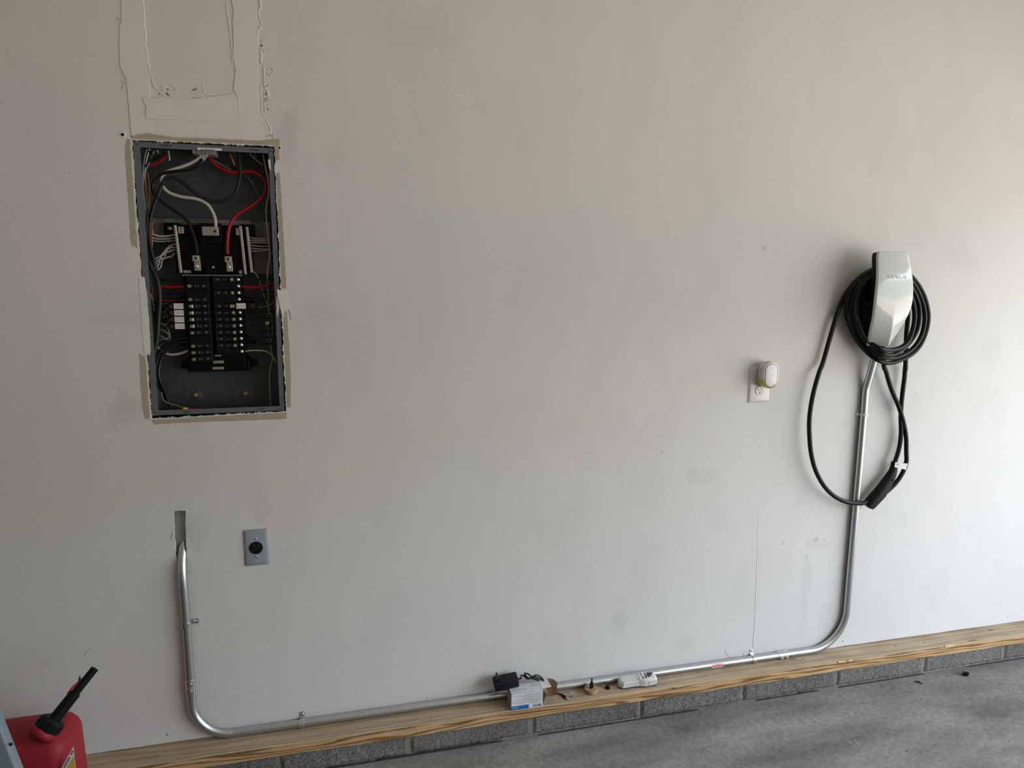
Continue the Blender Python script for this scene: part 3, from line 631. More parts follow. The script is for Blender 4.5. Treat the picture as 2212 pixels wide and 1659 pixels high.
# breakers
PITCH = .01905
def rowz(k): return 1.5165 - PITCH*k
BL0, BL1, BR0, BR1 = -.4080, -.3485, -.3375, -.2785
def breaker(side, k, poles=1, handle=None, gfci=False, label=None):
    zt = rowz(k)+PITCH/2-.0005; zb = rowz(k+poles-1)-PITCH/2+.0005
    x0, x1 = (BL0, BL1) if side == 'L' else (BR0, BR1)
    sgn = 1 if side == 'L' else -1                          # outer end is at the small side for L
    outer_x = x0 if side == 'L' else x1
    o = MB().span(x0, x1, .026, .060, zb, zt, .0010)
    hz = rowz(k if handle is None else handle)
    o.span(outer_x+sgn*.004, outer_x+sgn*.026, .0225, .030, hz-.0070, hz+.0070, .0010)
    if gfci:
        o.span(outer_x-sgn*.053, outer_x+.001*sgn, .028, .058, zb, zt, .0012)
    o = o.build('circuit_breaker', M['breaker'], panel)
    if label: o['label'] = label
    t = MB().box((outer_x+sgn*.0075, .0195, hz), (.0075, .007, .0085), .001, rot=(0, 0, -.25*sgn)).build('toggle', M['toggle'], o)
    q = MB()
    def mk(u0, u1, dz, h, y=.0222):
        q.span(outer_x+sgn*u0, outer_x+sgn*u1, y, y+.0004, hz+dz-h/2, hz+dz+h/2)
    mk(.0135, .0145, 0, .006)
    for u in (.0222, .0236, .0252): mk(u, u+.0007, rnd.uniform(-.0008, .0008), rnd.uniform(.0035, .0075))
    for u in (.0295, .0312): mk(u, u+.0006, rnd.uniform(-.0008, .0008), .006, .0257)
    for u in (.042, .0440, .0458, .0475): mk(u, u+.0012, rnd.uniform(-.0005, .0008), rnd.uniform(.003, .006), .0257)
    mk(.0545, .0549, 0, .013, .0257)
    q.build('printed_marking', M['mark'], o)
    if gfci:
        MB().box((outer_x+sgn*.0130, .0200, hz), (.0038, .006, .0088), .0008).build('test_button', M['mark2'], o)
        e = outer_x-sgn*(.0250 if side == 'L' else .0135)
        l_ = MB().span(e-.0128, e+.0128, .0272, .0280, hz-.0080, hz+.0080, .0003).build('rating_label', M['lablwhite'], o)
        z_ = MB()
        for i in range(7):
            xx = e-.0105+i*.0033
            for j in range(5):
                if rnd.random() < .75: z_.span(xx, xx+rnd.uniform(.0012, .0026), .0269, .0272, hz-.006+j*.0026, hz-.006+j*.0026+.0008)
        z_.build('printed_lines', M['greytext'], l_)
        c = outer_x-sgn*.0455
        r_ = MB(); ringt(r_, c, .0275, hz, .0034, .0007, 18); r_.build('screw_ring', M['brass'], o)
    elif side == 'R':
        for j in range(poles):
            z = rowz(k+j)
            s = MB().lathe((x1+.0075, .034, z), (-.1, -1, 0), [(0, .0052), (.0022, .0052), (.0042, .0030), (.0046, .0004)], 18)
            s.build('terminal_screw', M['screwsteel'], o)
            MB().span(x1, x1+.013, .036, .058, z-.0075, z+.0075, .001).build('terminal_block', M['bus'], o)
    return o
breaker('L', 0, 2, 1); breaker('L', 2, 2, 3)
for k in (4, 5, 6, 7): breaker('L', k, gfci=True)
breaker('L', 8); breaker('L', 9, 2, 10); breaker('L', 11); breaker('L', 12)
breaker('R', 0, 2, 0); breaker('R', 2, 2, 2); breaker('R', 4, gfci=True)
for k in (5, 6, 7, 8, 9): breaker('R', k)
breaker('R', 10, 2, 10)
# bare bus stabs at the bottom
for (c, w_, h) in [((1125, 918), .009, .0022), ((1130, 985), .0145, .0040), ((1130, 1050), .0155, .0036)]:
    p = at(*k2(*c), -.038); MB().span(p.x-w_, p.x+w_, .036, .040, p.z-h, p.z+h, .0006).build('bus_stab', M['alu'], panel)
for (c, w_, h) in [((865, 1035), .0022, .020), ((1400, 985), .0022, .035)]:
    p = at(*k2(*c), -.045); MB().span(p.x-w_, p.x+w_, .042, .046, p.z-h/2, p.z+h/2, .0006).build('hook_rail', M['screwsteel'], panel)
# cable clamp with sticker at the top
p = at(*k1(1055, 265), -.04)
c_ = MB().span(p.x-.030, p.x+.030, .012, .070, p.z-.008, p.z+.010, .004).build('cable_clamp', mat('clamp', (.17, .175, .175), .5), panel)
q = MB()
for u in (-.028, -.016, -.002, .006): q.span(p.x+u, p.x+u+.002, .0105, .02, p.z-.007, p.z+.009)
q.prism([(p.x-.012, .012, p.z-.008), (p.x+.013, .012, p.z-.008), (p.x-.001, .012, p.z-.026)], (0, .004, 0))
q.build('clamp_teeth', mat('clamp2', (.25, .255, .25), .5), c_)
a0, a1 = at(*k1(965, 195), -.003), at(*k1(1240, 245), -.003)
st = MB().span(a0.x, a1.x, .0018, .0028, a1.z+.0015, a0.z-.001).build('barcode_sticker', M['lablwhite'], fl)
q = MB()
for i in range(9):
    x = a0.x+.010+i*.0038+(.002 if i > 1 else 0); q.span(x, x+.0017, .0014, .0019, (a0.z+a1.z)/2-.0032, (a0.z+a1.z)/2+.0002)
q.build('printed_code', M['darkprint'], st)

def wire(kf, pts, off, r, m, name='cable', n=8, parent=None, sub=5):
    offs = off if isinstance(off, (list, tuple)) else [off]*len(pts)
    if len(offs) == 2 and len(pts) != 2: offs = [offs[0]+(offs[1]-offs[0])*i/(len(pts)-1) for i in range(len(pts))]
    return MB().tube([at(*kf(x, y), -o_) for (x, y), o_ in zip(pts, offs)], r, n, sub).build(name, m, parent or panel)
wire(k1, [(1010, 290), (960, 335), (880, 380), (760, 425), (640, 465), (570, 530), (572, 620), (640, 700), (780, 750), (950, 775), (1070, 830), (1135, 920), (1165, 1000), (1172, 1095)], (.055, .036), .0046, M['wwhite'], 'neutral_cable', 12)
wire(k1, [(1030, 330), (980, 395), (870, 450), (720, 466), (580, 495), (490, 570), (462, 650), (500, 740), (600, 835), (740, 925), (840, 1010), (890, 1090), (930, 1200), (955, 1300), (965, 1395)], (.05, .033), .0042, M['wblack'], 'hot_cable', 12)
wire(k1, [(1090, 300), (1120, 345), (1190, 410), (1290, 462), (1400, 482), (1550, 468), (1660, 510), (1727, 595), (1722, 700), (1650, 800), (1520, 885), (1400, 965), (1335, 1060), (1308, 1180), (1300, 1300), (1305, 1395)], (.055, .033), .0047, M['wred'], 'hot_cable', 12)
wire(k1, [(1430, 270), (1440, 380), (1445, 500), (1425, 620), (1380, 720), (1280, 790), (1150, 808), (1040, 775), (930, 700), (830, 615), (740, 555), (650, 540), (580, 600), (530, 720), (480, 850), (440, 1000), (425, 1130), (440, 1300), (480, 1480), (505, 1640)], (.045, .040), .0052, M['wdark'], 'service_cable', 12)
wire(k1, [(1130, 330), (1250, 400), (1340, 450)], .06, .002, M['wgrey'])
wire(k1, [(1500, 515), (1580, 590), (1650, 730), (1720, 880), (1750, 960)], .075, .0018, M['wgrey'])
wire(k1, [(1530, 535), (1600, 640), (1660, 770)], .07, .0014, M['wgrey'])
wire(k2, [(400, -60), (440, 20), (475, 90), (503, 200), (512, 350), (498, 520), (490, 680), (474, 790), (450, 900)], .03, .0068, M['wdark'], 'service_cable', 12)
wire(k2, [(455, -20), (490, 90), (520, 220), (525, 350), (512, 520), (500, 680), (480, 820)], .035, .0040, M['wdark'], 'service_cable')
wire(k2, [(820, 735), (700, 750), (590, 795), (505, 900), (468, 1050), (480, 1180), (530, 1290), (575, 1370), (620, 1450)], (.045, .03), .0042, M['wblack'], 'hot_cable')
wire(k2, [(820, 775), (720, 785), (620, 830), (545, 920), (505, 1050), (515, 1180), (565, 1300), (605, 1400), (640, 1480)], (.045, .02), .0040, M['wblack'], 'hot_cable')
wire(k2, [(480, 820), (560, 885), (640, 908), (730, 895), (815, 865)], .045, .0036, M['wcream'], 'white_wire')
wire(k2, [(1395, 875), (1500, 862), (1620, 870), (1690, 910), (1742, 995)], .045, .0021, M['wcream'], 'white_wire')
wire(k1, [(1700, 280), (1730, 420), (1755, 560), (1768, 700), (1740, 850), (1740, 1000), (1760, 1200), (1778, 1400), (1755, 1560), (1750, 1659)], .03, .0022, M['wcream'], 'white_wire')
wire(k2, [(1650, 20), (1648, 160), (1658, 300), (1660, 480)], .045, .0022, M['wgrey'], 'ground_wire')
wire(k2, [(1480, 15), (1550, 95), (1600, 260), (1650, 380), (1685, 500), (1700, 650), (1682, 800), (1700, 950), (1680, 1050), (1668, 1200), (1685, 1465)], .06, .0016, M['wcream'], 'white_wire')
wire(k2, [(490, 180), (560, 190), (680, 195), (790, 185)], .045, .0034, M['wred'], 'red_wire')
wire(k2, [(1375, 188), (1480, 198), (1600, 192), (1700, 155)], .045, .0034, M['wred'], 'red_wire')
wire(k2, [(520, 335), (640, 342), (800, 328)], .05, .0018, M['wred'], 'red_wire')
wire(k2, [(500, 105), (620, 128), (790, 115)], .05, .003, M['wblack'], 'black_wire')
wire(k2, [(500, 245), (620, 268), (790, 258)], .05, .0028, M['wblack'], 'black_wire')
for pts, r in [([(0, 375), (100, 408), (250, 408), (390, 388)], .0034), ([(0, 440), (120, 462), (390, 447)], .0024), ([(0, 490), (150, 507), (395, 490)], .0018),
               ([(405, 555), (330, 570), (255, 625), (190, 700), (130, 765), (60, 800), (10, 870), (0, 930)], .0024), ([(400, 605), (300, 622), (235, 680), (212, 775)], .0024),
               ([(405, 645), (310, 675), (205, 720), (140, 785), (110, 870), (85, 950), (30, 1005), (0, 1020)], .0026), ([(390, 705), (330, 768), (210, 800), (160, 850), (150, 930), (110, 990), (35, 1030)], .0026),
               ([(180, 800), (100, 825), (60, 880), (58, 960), (20, 1010)], .0022)]:
    wire(k3, pts, .055, r*.8, M['wwhite'], 'white_wire')
for pts in [[(1720, 430), (1850, 457), (2040, 452)], [(1715, 480), (1900, 492), (2050, 480)], [(1715, 525), (1900, 527), (2055, 532)], [(1725, 573), (1900, 590), (2060, 593)], [(1730, 622), (1900, 640), (2065, 638)], [(1730, 675), (1900, 672), (2065, 658)]]:
    wire(k3, pts, .055, .0018, M['wcream'], 'white_wire')
for pts in [[(390, 470), (380, 600), (395, 760), (425, 890)], [(410, 480), (432, 690), (425, 850)], [(385, 560), (405, 700), (432, 800)], [(460, 1040), (455, 1200), (463, 1460)], [(468, 1120), (462, 1260), (468, 1380)]]:
    wire(k1, pts, .07, .0012, M['copper'], 'ground_wire')
wire(k2, [(425, 190), (440, 230), (430, 280), (445, 330)], .06, .0020, M['copper'], 'ground_wire')
wire(k1, [(620, 290), (545, 358), (430, 400)], .06, .0036, M['wred'], 'red_wire')
wire(k1, [(600, 265), (520, 320), (410, 360)], .055, .004, M['wblack'], 'black_wire')
wire(k1, [(640, 235), (650, 290), (655, 345)], .05, .002, M['wwhite'], 'white_wire')
for pts, r, m in [([(400, 215), (372, 330), (352, 540), (362, 700), (382, 900), (385, 1100), (380, 1290)], .0024, 'wgrey'), ([(480, 240), (430, 360), (390, 460), (358, 600), (355, 760), (385, 900), (400, 1050), (385, 1280)], .0022, 'wgrey'),
                  ([(430, 215), (400, 330), (380, 450), (350, 560)], .002, 'wwhite'), ([(340, 560), (350, 800), (360, 1000), (370, 1200), (380, 1400)], .0022, 'wwhite'), ([(510, 230), (530, 260)], .002, 'wcream'),
                  ([(420, 240), (470, 300), (440, 340), (380, 420)], .003, 'wblack'), ([(410, 900), (400, 1100), (395, 1300), (410, 1500)], .0045, 'wblack')]:
    wire(k1, pts, .035, r*.85, M[m], 'branch_wire')
for pts, r, m in [([(370, 40), (400, 100), (420, 150), (385, 190)], .0028, 'wgrey'), ([(375, 190), (410, 260), (440, 350), (455, 450)], .0022, 'wwhite'), ([(380, 300), (400, 420), (440, 520), (450, 590)], .0022, 'wgrey'),
                  ([(400, 590), (430, 630), (435, 680), (410, 720)], .0022, 'wgrey'), ([(440, 160), (410, 190), (420, 150)], .003, 'wgrey'), ([(405, 580), (440, 660)], .002, 'wwhite'),
                  ([(500, 545), (560, 600), (605, 560), (590, 500), (540, 520)], .0024, 'wgrey'), ([(500, 640), (560, 655), (600, 690), (622, 725), (600, 750), (545, 722), (500, 700)], .0026, 'wgrey'),
                  ([(495, 770), (530, 745), (580, 740), (615, 700), (600, 640), (570, 600)], .0022, 'wgrey'), ([(510, 570), (560, 585), (600, 590)], .0022, 'wgrey'), ([(520, 378), (560, 372), (600, 375)], .0018, 'wgrey'),
                  ([(520, 465), (570, 455), (600, 400)], .0018, 'wgrey'), ([(570, 455), (600, 500)], .0018, 'wgrey'), ([(485, 860), (500, 820), (560, 800), (585, 790)], .002, 'wgrey'),
                  ([(1550, 408), (1620, 405), (1680, 385), (1712, 350)], .0020, 'wgrey')]:
    wire(k2, pts, .045, r*.8, M[m], 'branch_wire')
for k in (0, 2, 3, 5, 6, 7, 8, 9, 10):
    z = rowz(k); MB().tube([(-.266, .045, z), (-.235, .050, z-.002), (-.205, .052, z+.001), (PX1-.004, .040, z+rnd.uniform(.0, .006))], .0024, 8, 5).build('black_wire', M['wblack'], panel)
wire(k2, [(530, 1300), (550, 1385), (620, 1425), (700, 1445), (765, 1478)], .02, .0022, M['olive'], 'ground_wire')
wire(k2, [(762, 1475), (810, 1480)], .008, .0036, M['yellow'], 'wire_nut')
wire(k2, [(812, 1478), (850, 1480), (900, 1482)], .008, .0024, M['wred'], 'red_wire')
wire(k1, [(1330, 270), (1360, 330), (1380, 400)], .05, .0018, M['copper'], 'ground_wire'); wire(k1, [(1300, 280), (1320, 350), (1360, 420), (1400, 440)], .055, .004, M['wblack'], 'black_wire')
wire(k1, [(1550, 270), (1600, 320), (1700, 400)], .05, .0018, M['wcream'], 'branch_wire'); wire(k1, [(1600, 270), (1620, 320)], .05, .0022, M['olive'], 'branch_wire')
p = at(*k2(1650, 575), -.055); o = MB().box((p.x, .052, p.z), (.0125, .01, .0105), .001, rot=(0, .05, 0)).build('ground_clamp', M['alu'], panel); MB().lathe((p.x, .047, p.z), (0, -1, 0), [(0, .0038), (.001, .0035), (.002, .001)], 14).build('clamp_screw', M['alu'], o)
q = [(1660, 470), (1650, 520), (1665, 560), (1650, 620), (1672, 650), (1640, 690), (1675, 710), (1645, 745), (1670, 790), (1650, 815)]
wire(k2, q, .055, .0017, M['wgrey'], 'ground_wire')
# paint and plaster smeared on the flange
MB().slab(rough_poly([wl2(*p) for p in [(303, 596), (312, 600), (317, 640), (322, 700), (325, 755), (323, 768), (314, 762), (309, 700), (304, 640)]]), -.003, -.0018).build('plaster_smear', M['compound'], fl)
MB().slab(rough_poly([wl2(*p) for p in [(597, 640), (605, 636), (603, 668), (598, 690)]]), -.003, -.0018).build('plaster_smear', M['compound'], fl)
MB().slab(rough_poly([wl2(*p) for p in [(579, 345), (583, 343), (586, 370), (581, 362)]]), -.003, -.0018).build('plaster_smear', M['compound'], fl)

# ------------------------------------------------------------------ conduit run
cond = tag(empty('conduit_run', (.7, -.0135, .1205)), 'galvanized steel conduit running from the wall slot along the sill up to the charger', 'conduit')
RC, CO = .0125, .0138
def arc(cx, cz, r, a0, a1, n, y):
    return [(cx+r*math.cos(math.radians(a0+(a1-a0)*i/n)), y, cz+r*math.sin(math.radians(a0+(a1-a0)*i/n))) for i in range(n+1)]
HZ = .1218
R1 = .118
lx = -.4595
pts = [(lx-.001, .045, .745), (lx-.001, .026, .735), (lx-.002, .008, .712), (lx-.0025, -.006, .680), (lx-.002, -.0125, .640), (lx-.001, -CO, .595), (lx, -CO, .50), (lx, -CO, .40), (lx, -CO, .29)]
MB().tube(pts, RC, 28, 8).build('conduit_pipe', M['emt'], cond)
pts = [(lx, -CO, .31), (lx, -CO, .26)] + arc(lx+R1, HZ+R1, R1, 180, 270, 14, -CO) + [(-.25, -CO, HZ), (.2, -CO, HZ), (1.0, -CO, HZ), (1.60, -CO, HZ)]
MB().tube(pts, RC, 28, 2).build('conduit_pipe', M['emt'], cond)
rx, R2 = 1.8745, .150
pts = [(1.595, -CO, HZ), (1.66, -CO, HZ)] + arc(rx-R2, HZ+R2, R2, 270, 360, 16, -CO) + [(rx+.001, -CO, .45), (rx+.004, -CO, .76), (rx+.0055, -CO, 1.04), (rx+.0055, -CO, 1.12)]
ends = [(rx+.006, -.0165, 1.145), (rx+.0065, -.024, 1.175), (rx+.007, -.034, 1.215), (rx+.0075, -.043, 1.255), (rx+.0075, -.050, 1.30)]
MB().tube(pts+ends, RC, 28, 3).build('conduit_pipe', M['emt'], cond)
def coupling(c, ax):
    c, ax = Vector(c), Vector(ax)
    o = MB().lathe(c-ax*.022, ax, [(0, RC+.0012), (.0005, RC+.0021), (.0205, RC+.0021), (.0212, RC+.0012), (.0228, RC+.0012), (.0235, RC+.0021), (.0435, RC+.0021), (.044, RC+.0012)], 28).build('coupling', M['zinc'], cond)
    for s in (-.011, .011):
        p = c+ax*s; d = Vector((.25 if abs(ax.z) else 0, -1, -.45 if abs(ax.x) else 0)).normalized()
        MB().lathe(p+d*(RC+.0015), d, [(0, .0045), (.002, .0045), (.0045, .0036), (.005, .0018)], 12).build('set_screw', M['zinc'], o)
coupling((lx, -CO, .297), (0, 0, 1)); coupling((1.603, -CO, HZ), (1, 0, 0))
def strap(c, ax, tabdir, tablen=.020):
    c, ax, td = Vector(c), Vector(ax), Vector(tabdir)
    n = 20; out = Vector((0, -1, 0)); R0 = RC+.0006
    o = MB()
    for w0 in (-.0075, .0):
        ring = []
        for i in range(n+1):
            a = math.radians(-95+190*i/n)
            d = td*math.sin(a)+out*math.cos(a)
            ring.append([c+d*R0+ax*w0, c+d*(R0+.0019)+ax*w0, c+d*(R0+.0019)+ax*(w0+.0068), c+d*R0+ax*(w0+.0068)])
        o.loft(ring, True)
    o.lathe(c+out*(R0), ax, [(-.0082, .0001), (-.008, .0002), (.008, .0002)], 4)
    b0 = c+td*(RC+.001); b0.y = -.0012
    e = b0+td*tablen
    mid = (b0+e)/2; sz = Vector((abs(td.x)*tablen+abs(ax.x)*.015, .0016, abs(td.z)*tablen+abs(ax.z)*.015))
    o.box(mid, sz, .0007)
    leg = b0.copy(); leg.y = -(CO/2+.001)
    o.box(leg, Vector((abs(td.x)*.0016+abs(ax.x)*.0145, CO, abs(td.z)*.0016+abs(ax.z)*.0145)), .0004)
    o = o.build('pipe_strap', M['zinc'], cond)
    s = e-td*.008; MB().lathe((s.x, -.0018, s.z), (0, -1, 0), [(0, .0046), (.0014, .0044), (.0024, .003), (.0025, .0005)], 16).build('strap_screw', M['zinc'], o)
    MB().box((s.x, -.0044, s.z), (.005, .0006, .0011), rot=(0, .7, 0)).build('screw_slot', M['hole'], o)
strap((lx, -CO, .497), (0, 0, 1), (1, 0, 0), .018)
p = at(653, 1556, CO); strap((p.x, -CO, HZ), (1, 0, 0), (0, 0, 1), .018)
p = at(1627, 1425, CO); strap((p.x, -CO, HZ), (1, 0, 0), (0, 0, 1), .018)
p = at(1176, 1490, CO); strap((p.x, -CO, HZ), (1, 0, 0), (0, 0, 1), .018)
p = at(1867, 895, CO); z = p.z
o = MB().lathe((rx+.0055, -CO, z-.005), (0, 0, 1), [(0, RC+.0004), (.0005, RC+.0022), (.0095, RC+.0022), (.010, RC+.0004)], 28); 
for s in (-1, 1): o.lathe((rx+.0055+s*.0178, -.0012, z), (0, -1, 0), [(0, .0062), (.004, .006), (.006, .004), (.0062, .001)], 14)
o.build('pipe_strap', mat('white_painted', (.62, .62, .60), .4), cond)
# red and white sticker wrapped on the pipe
a0, a1 = at(1538, 1437, CO+RC), at(1563.5, 1434, CO+RC)
def wrap(x0, x1, d0, d1, m, nm, parent, rr):
    ring = []
    for i in range(9):
        a = math.radians(d0+(d1-d0)*i/8); y, z = -CO-math.cos(a)*rr, HZ+math.sin(a)*rr
        y2, z2 = -CO-math.cos(a)*(rr+.0003), HZ+math.sin(a)*(rr+.0003)
        ring.append([(x0, y, z), (x0, y2, z2), (x1, y2, z2), (x1, y, z)])
    return MB().loft(ring).build(nm, m, parent)
s_ = wrap(a0.x, a1.x, -40, 52, M['lablwhite'], 'sticker', cond, RC+.0001)
wrap(a0.x+.002, a1.x-.001, -8, 14, M['redprint'], 'printed_text', s_, RC+.0004); wrap(a0.x+.015, a1.x-.014, 22, 32, M['redprint'], 'printed_text', s_, RC+.0004)

# ------------------------------------------------------------------ car charger
chg = tag(empty('wall_charger', (1.87, -.05, 1.30)), 'white-fronted car charger with a coiled black cable, mounted high on the wall at right', 'car charger')
XC = 1.870
#      z      half width  edge off  keel off
rows = [(1.6240, .050, .1010, .1035), (1.6225, .0585, .1025, .1050), (1.617, .0625, .1035, .1065), (1.600, .0655, .1060, .1095), (1.575, .0685, .1130, .1165), (1.548, .0715, .1190, .1220), (1.520, .0745, .1235, .1265), (1.490, .0768, .1255, .1290),
        (1.462, .0778, .1255, .1300), (1.437, .0770, .1235, .1305), (1.410, .0730, .1180, .1300), (1.385, .0680, .1095, .1280), (1.355, .0615, .0960, .1240), (1.325, .0535, .0830, .1190), (1.302, .0465, .0730, .1150), (1.2965, .043, .0710, .1130)]
def plate_ring(z, hw, eo, ko, back=0.0):
    pts = []
    kw = .9
    us = [-1, -.985, -.96, -.93, -.6, -.3, -.08, 0, .08, .3, .6, .93, .96, .985, 1]
    for u in us:
        keel = (1-abs(u))**1.0
        smooth = (1-u*u)
        amt = (ko-eo)
        s = max(0, min(1, (amt-.004)/.012))           # how sharp the keel is
        o_ = eo + amt*(keel*s + smooth*(1-s))
        e = max(0, (abs(u)-.94)/.06); o_ -= .0035*e*e
        pts.append((XC+u*hw, -(o_-back), z))
    return pts
rings = []
for r in rows:
    f = plate_ring(*r); bk = [(x, y+.0045, z) for x, y, z in f]
    rings.append(f+bk[::-1])
face = MB().loft(rings, True).build('faceplate', M['gloss'], chg, 'glossy white curved front cover')
mod = face.modifiers.new('edges', 'EDGE_SPLIT'); mod.split_angle = math.radians(50)
# black shell right behind the plate, then the narrower body fixed to the wall
rings = []
for z, hw, eo, ko in rows:
    h = hw*.985; yb = -(eo-.034 if z > 1.36 else max(eo-.034, .03))
    yf = -(eo-.0078)
    rings.append([(XC-h, yf, z), (XC-h*.5, yf-.002, z), (XC+h*.5, yf-.002, z), (XC+h, yf, z), (XC+h*.93, yb, z-.003*(z > 1.6)), (XC+h*.5, yb, z-.003*(z > 1.6)), (XC-h*.5, yb, z-.003*(z > 1.6)), (XC-h*.93, yb, z-.003*(z > 1.6))])
MB().loft(rings).build('cover_rim', M['blackp'], chg)
def body_ring(y, s, zt, zb, hw):
    return [(XC-hw, y, zb+.03), (XC-hw, y, zt-.03), (XC-hw*.6, y, zt-.005), (XC, y, zt), (XC+hw*.6, y, zt-.005), (XC+hw, y, zt-.03), (XC+hw, y, zb+.03), (XC+hw*.6, y, zb), (XC-hw*.6, y, zb)]
bo = MB().loft([body_ring(0, 1, 1.552, 1.298, .0435), body_ring(-.045, 1, 1.552, 1.298, .0425), body_ring(-.096, 1, 1.552, 1.318, .0445)]).build('charger_body', M['blackp'], chg)
q = MB()
for i in range(5):
    z = 1.432-i*.017; q.span(XC-.0447, XC-.0440, -.06+rnd.uniform(-.004, .004), -.028, z, z+.0035)
q.span(XC-.0449, XC-.0440, -.075, -.050, 1.436, 1.448); q.span(XC-.0449, XC-.0440, -.045, -.03, 1.438, 1.446)
q.build('rating_text', mat('dim_print', (.05, .05, .055), .5), bo)
# lettering on the front: thin strokes following the plate
def plate_off(x, z):
    for (z1, h1, e1, k1_), (z0, h0, e0, k0_) in zip(rows, rows[1:]):
        if z0 <= z <= z1:
            t = (z-z0)/(z1-z0); hw, eo, ko = h0+(h1-h0)*t, e0+(e1-e0)*t, k0_+(k1_-k0_)*t
            u = (x-XC)/hw; return eo+(ko-eo)*(1-u*u)+.0004
def letter(strokes, x, z, w_, h, t, y):
    for s in strokes:
        for a, b_ in zip(s, s[1:]):
            p0 = Vector((x+a[0]*w_, 0, z+a[1]*h)); p1 = Vector((x+b_[0]*w_, 0, z+b_[1]*h)); d = p1-p0; m0 = (p0+p1)/2; m0.y = -plate_off(m0.x, m0.z); tl = math.atan2(plate_off(m0.x, m0.z+.002)-plate_off(m0.x, m0.z-.002), .004)
            L_.box(m0, (max(abs(d.x), t)+(t*.5 if abs(d.x) > abs(d.z) else 0), .0006, max(abs(d.z), t)), rot=(tl, 0, 0))
L_ = MB()
T_ = [[(0, 1), (1, 1)], [(.5, .95), (.5, 0)]]; E_ = [[(0, 1), (1, 1)], [(0, .5), (1, .5)], [(0, 0), (1, 0)]]
S_ = [[(1, 1), (0, 1), (0, .5), (1, .5), (1, 0), (0, 0)]]; LL = [[(0, 1), (0, 0), (1, 0)]]; A_ = [[(0, .0), (0, .5), (1, .5), (1, 0)], [(0, 1), (1, 1)], [(1, 1), (1, .5)]]
lz, ly = 1.5335, -.1258
x = XC-.036
for st_ in (T_, E_, S_, LL, A_): letter(st_, x, lz, .0085, .0075, .0012, ly); x += .0165
L_.build('lettering', M['silver'], face)
# the cable: one length from the charger's bottom, down round the wall, coiled on the body and down to the handle
path = []
def add(kf, pts, o0, o1):
    n = len(pts)
    for i, (x_, y_) in enumerate(pts): path.append(at(*kf(x_, y_), o0+(o1-o0)*i/max(1, n-1)))
add(k5, [(1100, 1250), (1108, 1400), (1114, 1540), (1130, 1640)], .055, .035)
add(k6, [(940, 90), (1000, 290), (1080, 480), (1128, 640), (1157, 800), (1160, 950), (1148, 1060), (1105, 1180), (1020, 1300), (900, 1400), (760, 1475), (640, 1495), (520, 1480), (400, 1425), (290, 1320), (200, 1160), (150, 980), (132, 800), (138, 620), (160, 440), (200, 260), (245, 110)], .030, .032)
path[10:22] = [Vector((p.x, -.036, p.z)) for p in path[10:22]]
add(k5, [(345, 1550), (450, 1180), (555, 850), (650, 660), (770, 510), (900, 410), (1040, 350), (1200, 325), (1370, 370), (1510, 500), (1610, 650), (1670, 820), (1690, 980), (1665, 1150), (1590, 1330), (1480, 1450), (1330, 1530), (1180, 1565), (1050, 1530)], .020, .060)
add(k5, [(930, 1450), (820, 1330), (720, 1170), (655, 1000), (638, 850), (665, 710), (735, 575), (850, 465), (990, 390), (1170, 360), (1350, 410), (1490, 540), (1590, 720), (1640, 900), (1640, 1060), (1595, 1230), (1500, 1370), (1370, 1460), (1220, 1502), (1060, 1470)], .035, .072)
add(k5, [(930, 1370), (830, 1230), (750, 1070), (708, 910), (712, 770), (770, 620), (870, 500), (1010, 420), (1180, 395), (1350, 460), (1480, 610), (1560, 790), (1578, 950), (1555, 1120), (1480, 1270), (1370, 1380), (1230, 1460), (1090, 1440)], .045, .088)
add(k5, [(960, 1350), (850, 1210), (780, 1060), (742, 900), (760, 750), (815, 620), (910, 510), (1040, 445), (1180, 425), (1330, 490), (1440, 640), (1500, 820), (1515, 980), (1490, 1140), (1430, 1290), (1330, 1370), (1200, 1398), (1060, 1375)], .055, .105)
add(k5, [(930, 1290), (845, 1180), (800, 1060), (775, 900), (800, 760), (860, 640), (950, 545), (1060, 490), (1180, 480), (1290, 530), (1380, 650), (1425, 820), (1428, 1000), (1410, 1200), (1404, 1420), (1398, 1640)], .070, .028)
add(k6, [(1148, 60), (1140, 180), (1122, 320), (1108, 460), (1101, 600), (1104, 740), (1092, 880), (1062, 1000), (1030, 1085)], .022, .030)
MB().tube(path, .0080, 16, 6).build('charging_cable', M['cablek'], chg)
# handle: lofted grip hanging at the end
def prof(c, ax, wd, w_, d_, n=16, sq=2.6):
    c = Vector(c); ax = Vector(ax).normalized(); u = Vector((0, -1, 0)); v = ax.cross(u).normalized(); out = []
    for i in range(n):
        a = 2*math.pi*i/n; ca, sa = math.cos(a), math.sin(a)
        r_ = (abs(ca)**sq+abs(sa)**sq)**(-1/sq)
        out.append(c + v*(w_*ca*r_) + u*(d_*sa*r_))
    return out
hp = [(1034, 1060, .010, .010, .028), (1030, 1110, .0115, .0115, .028), (1018, 1165, .0145, .014, .030), (980, 1240, .0190, .017, .032), (930, 1320, .0215, .019, .034), (880, 1390, .0225, .021, .035), (820, 1455, .021, .022, .035), (775, 1505, .0195, .022, .035), (757, 1527, .0175, .021, .035)]
C_ = [at(*k6(a[0], a[1]), a[4]) for a in hp]
rings = [prof(C_[i], C_[min(i+1, len(C_)-1)]-C_[max(i-1, 0)], 0, hp[i][2], hp[i][3]) for i in range(len(hp))]
h_ = MB().loft(rings, True).build('plug_handle', M['handle'], chg, 'black tapered handle at the cable end')
h_.modifiers.new('edges', 'EDGE_SPLIT').split_angle = math.radians(45)
ax = (C_[-1]-C_[-2]).normalized()
MB().lathe(C_[-1]-ax*.001, ax, [(0, .0125), (.004, .012), (.0042, .008)], 20).build('plug_face', M['blackp'], h_)
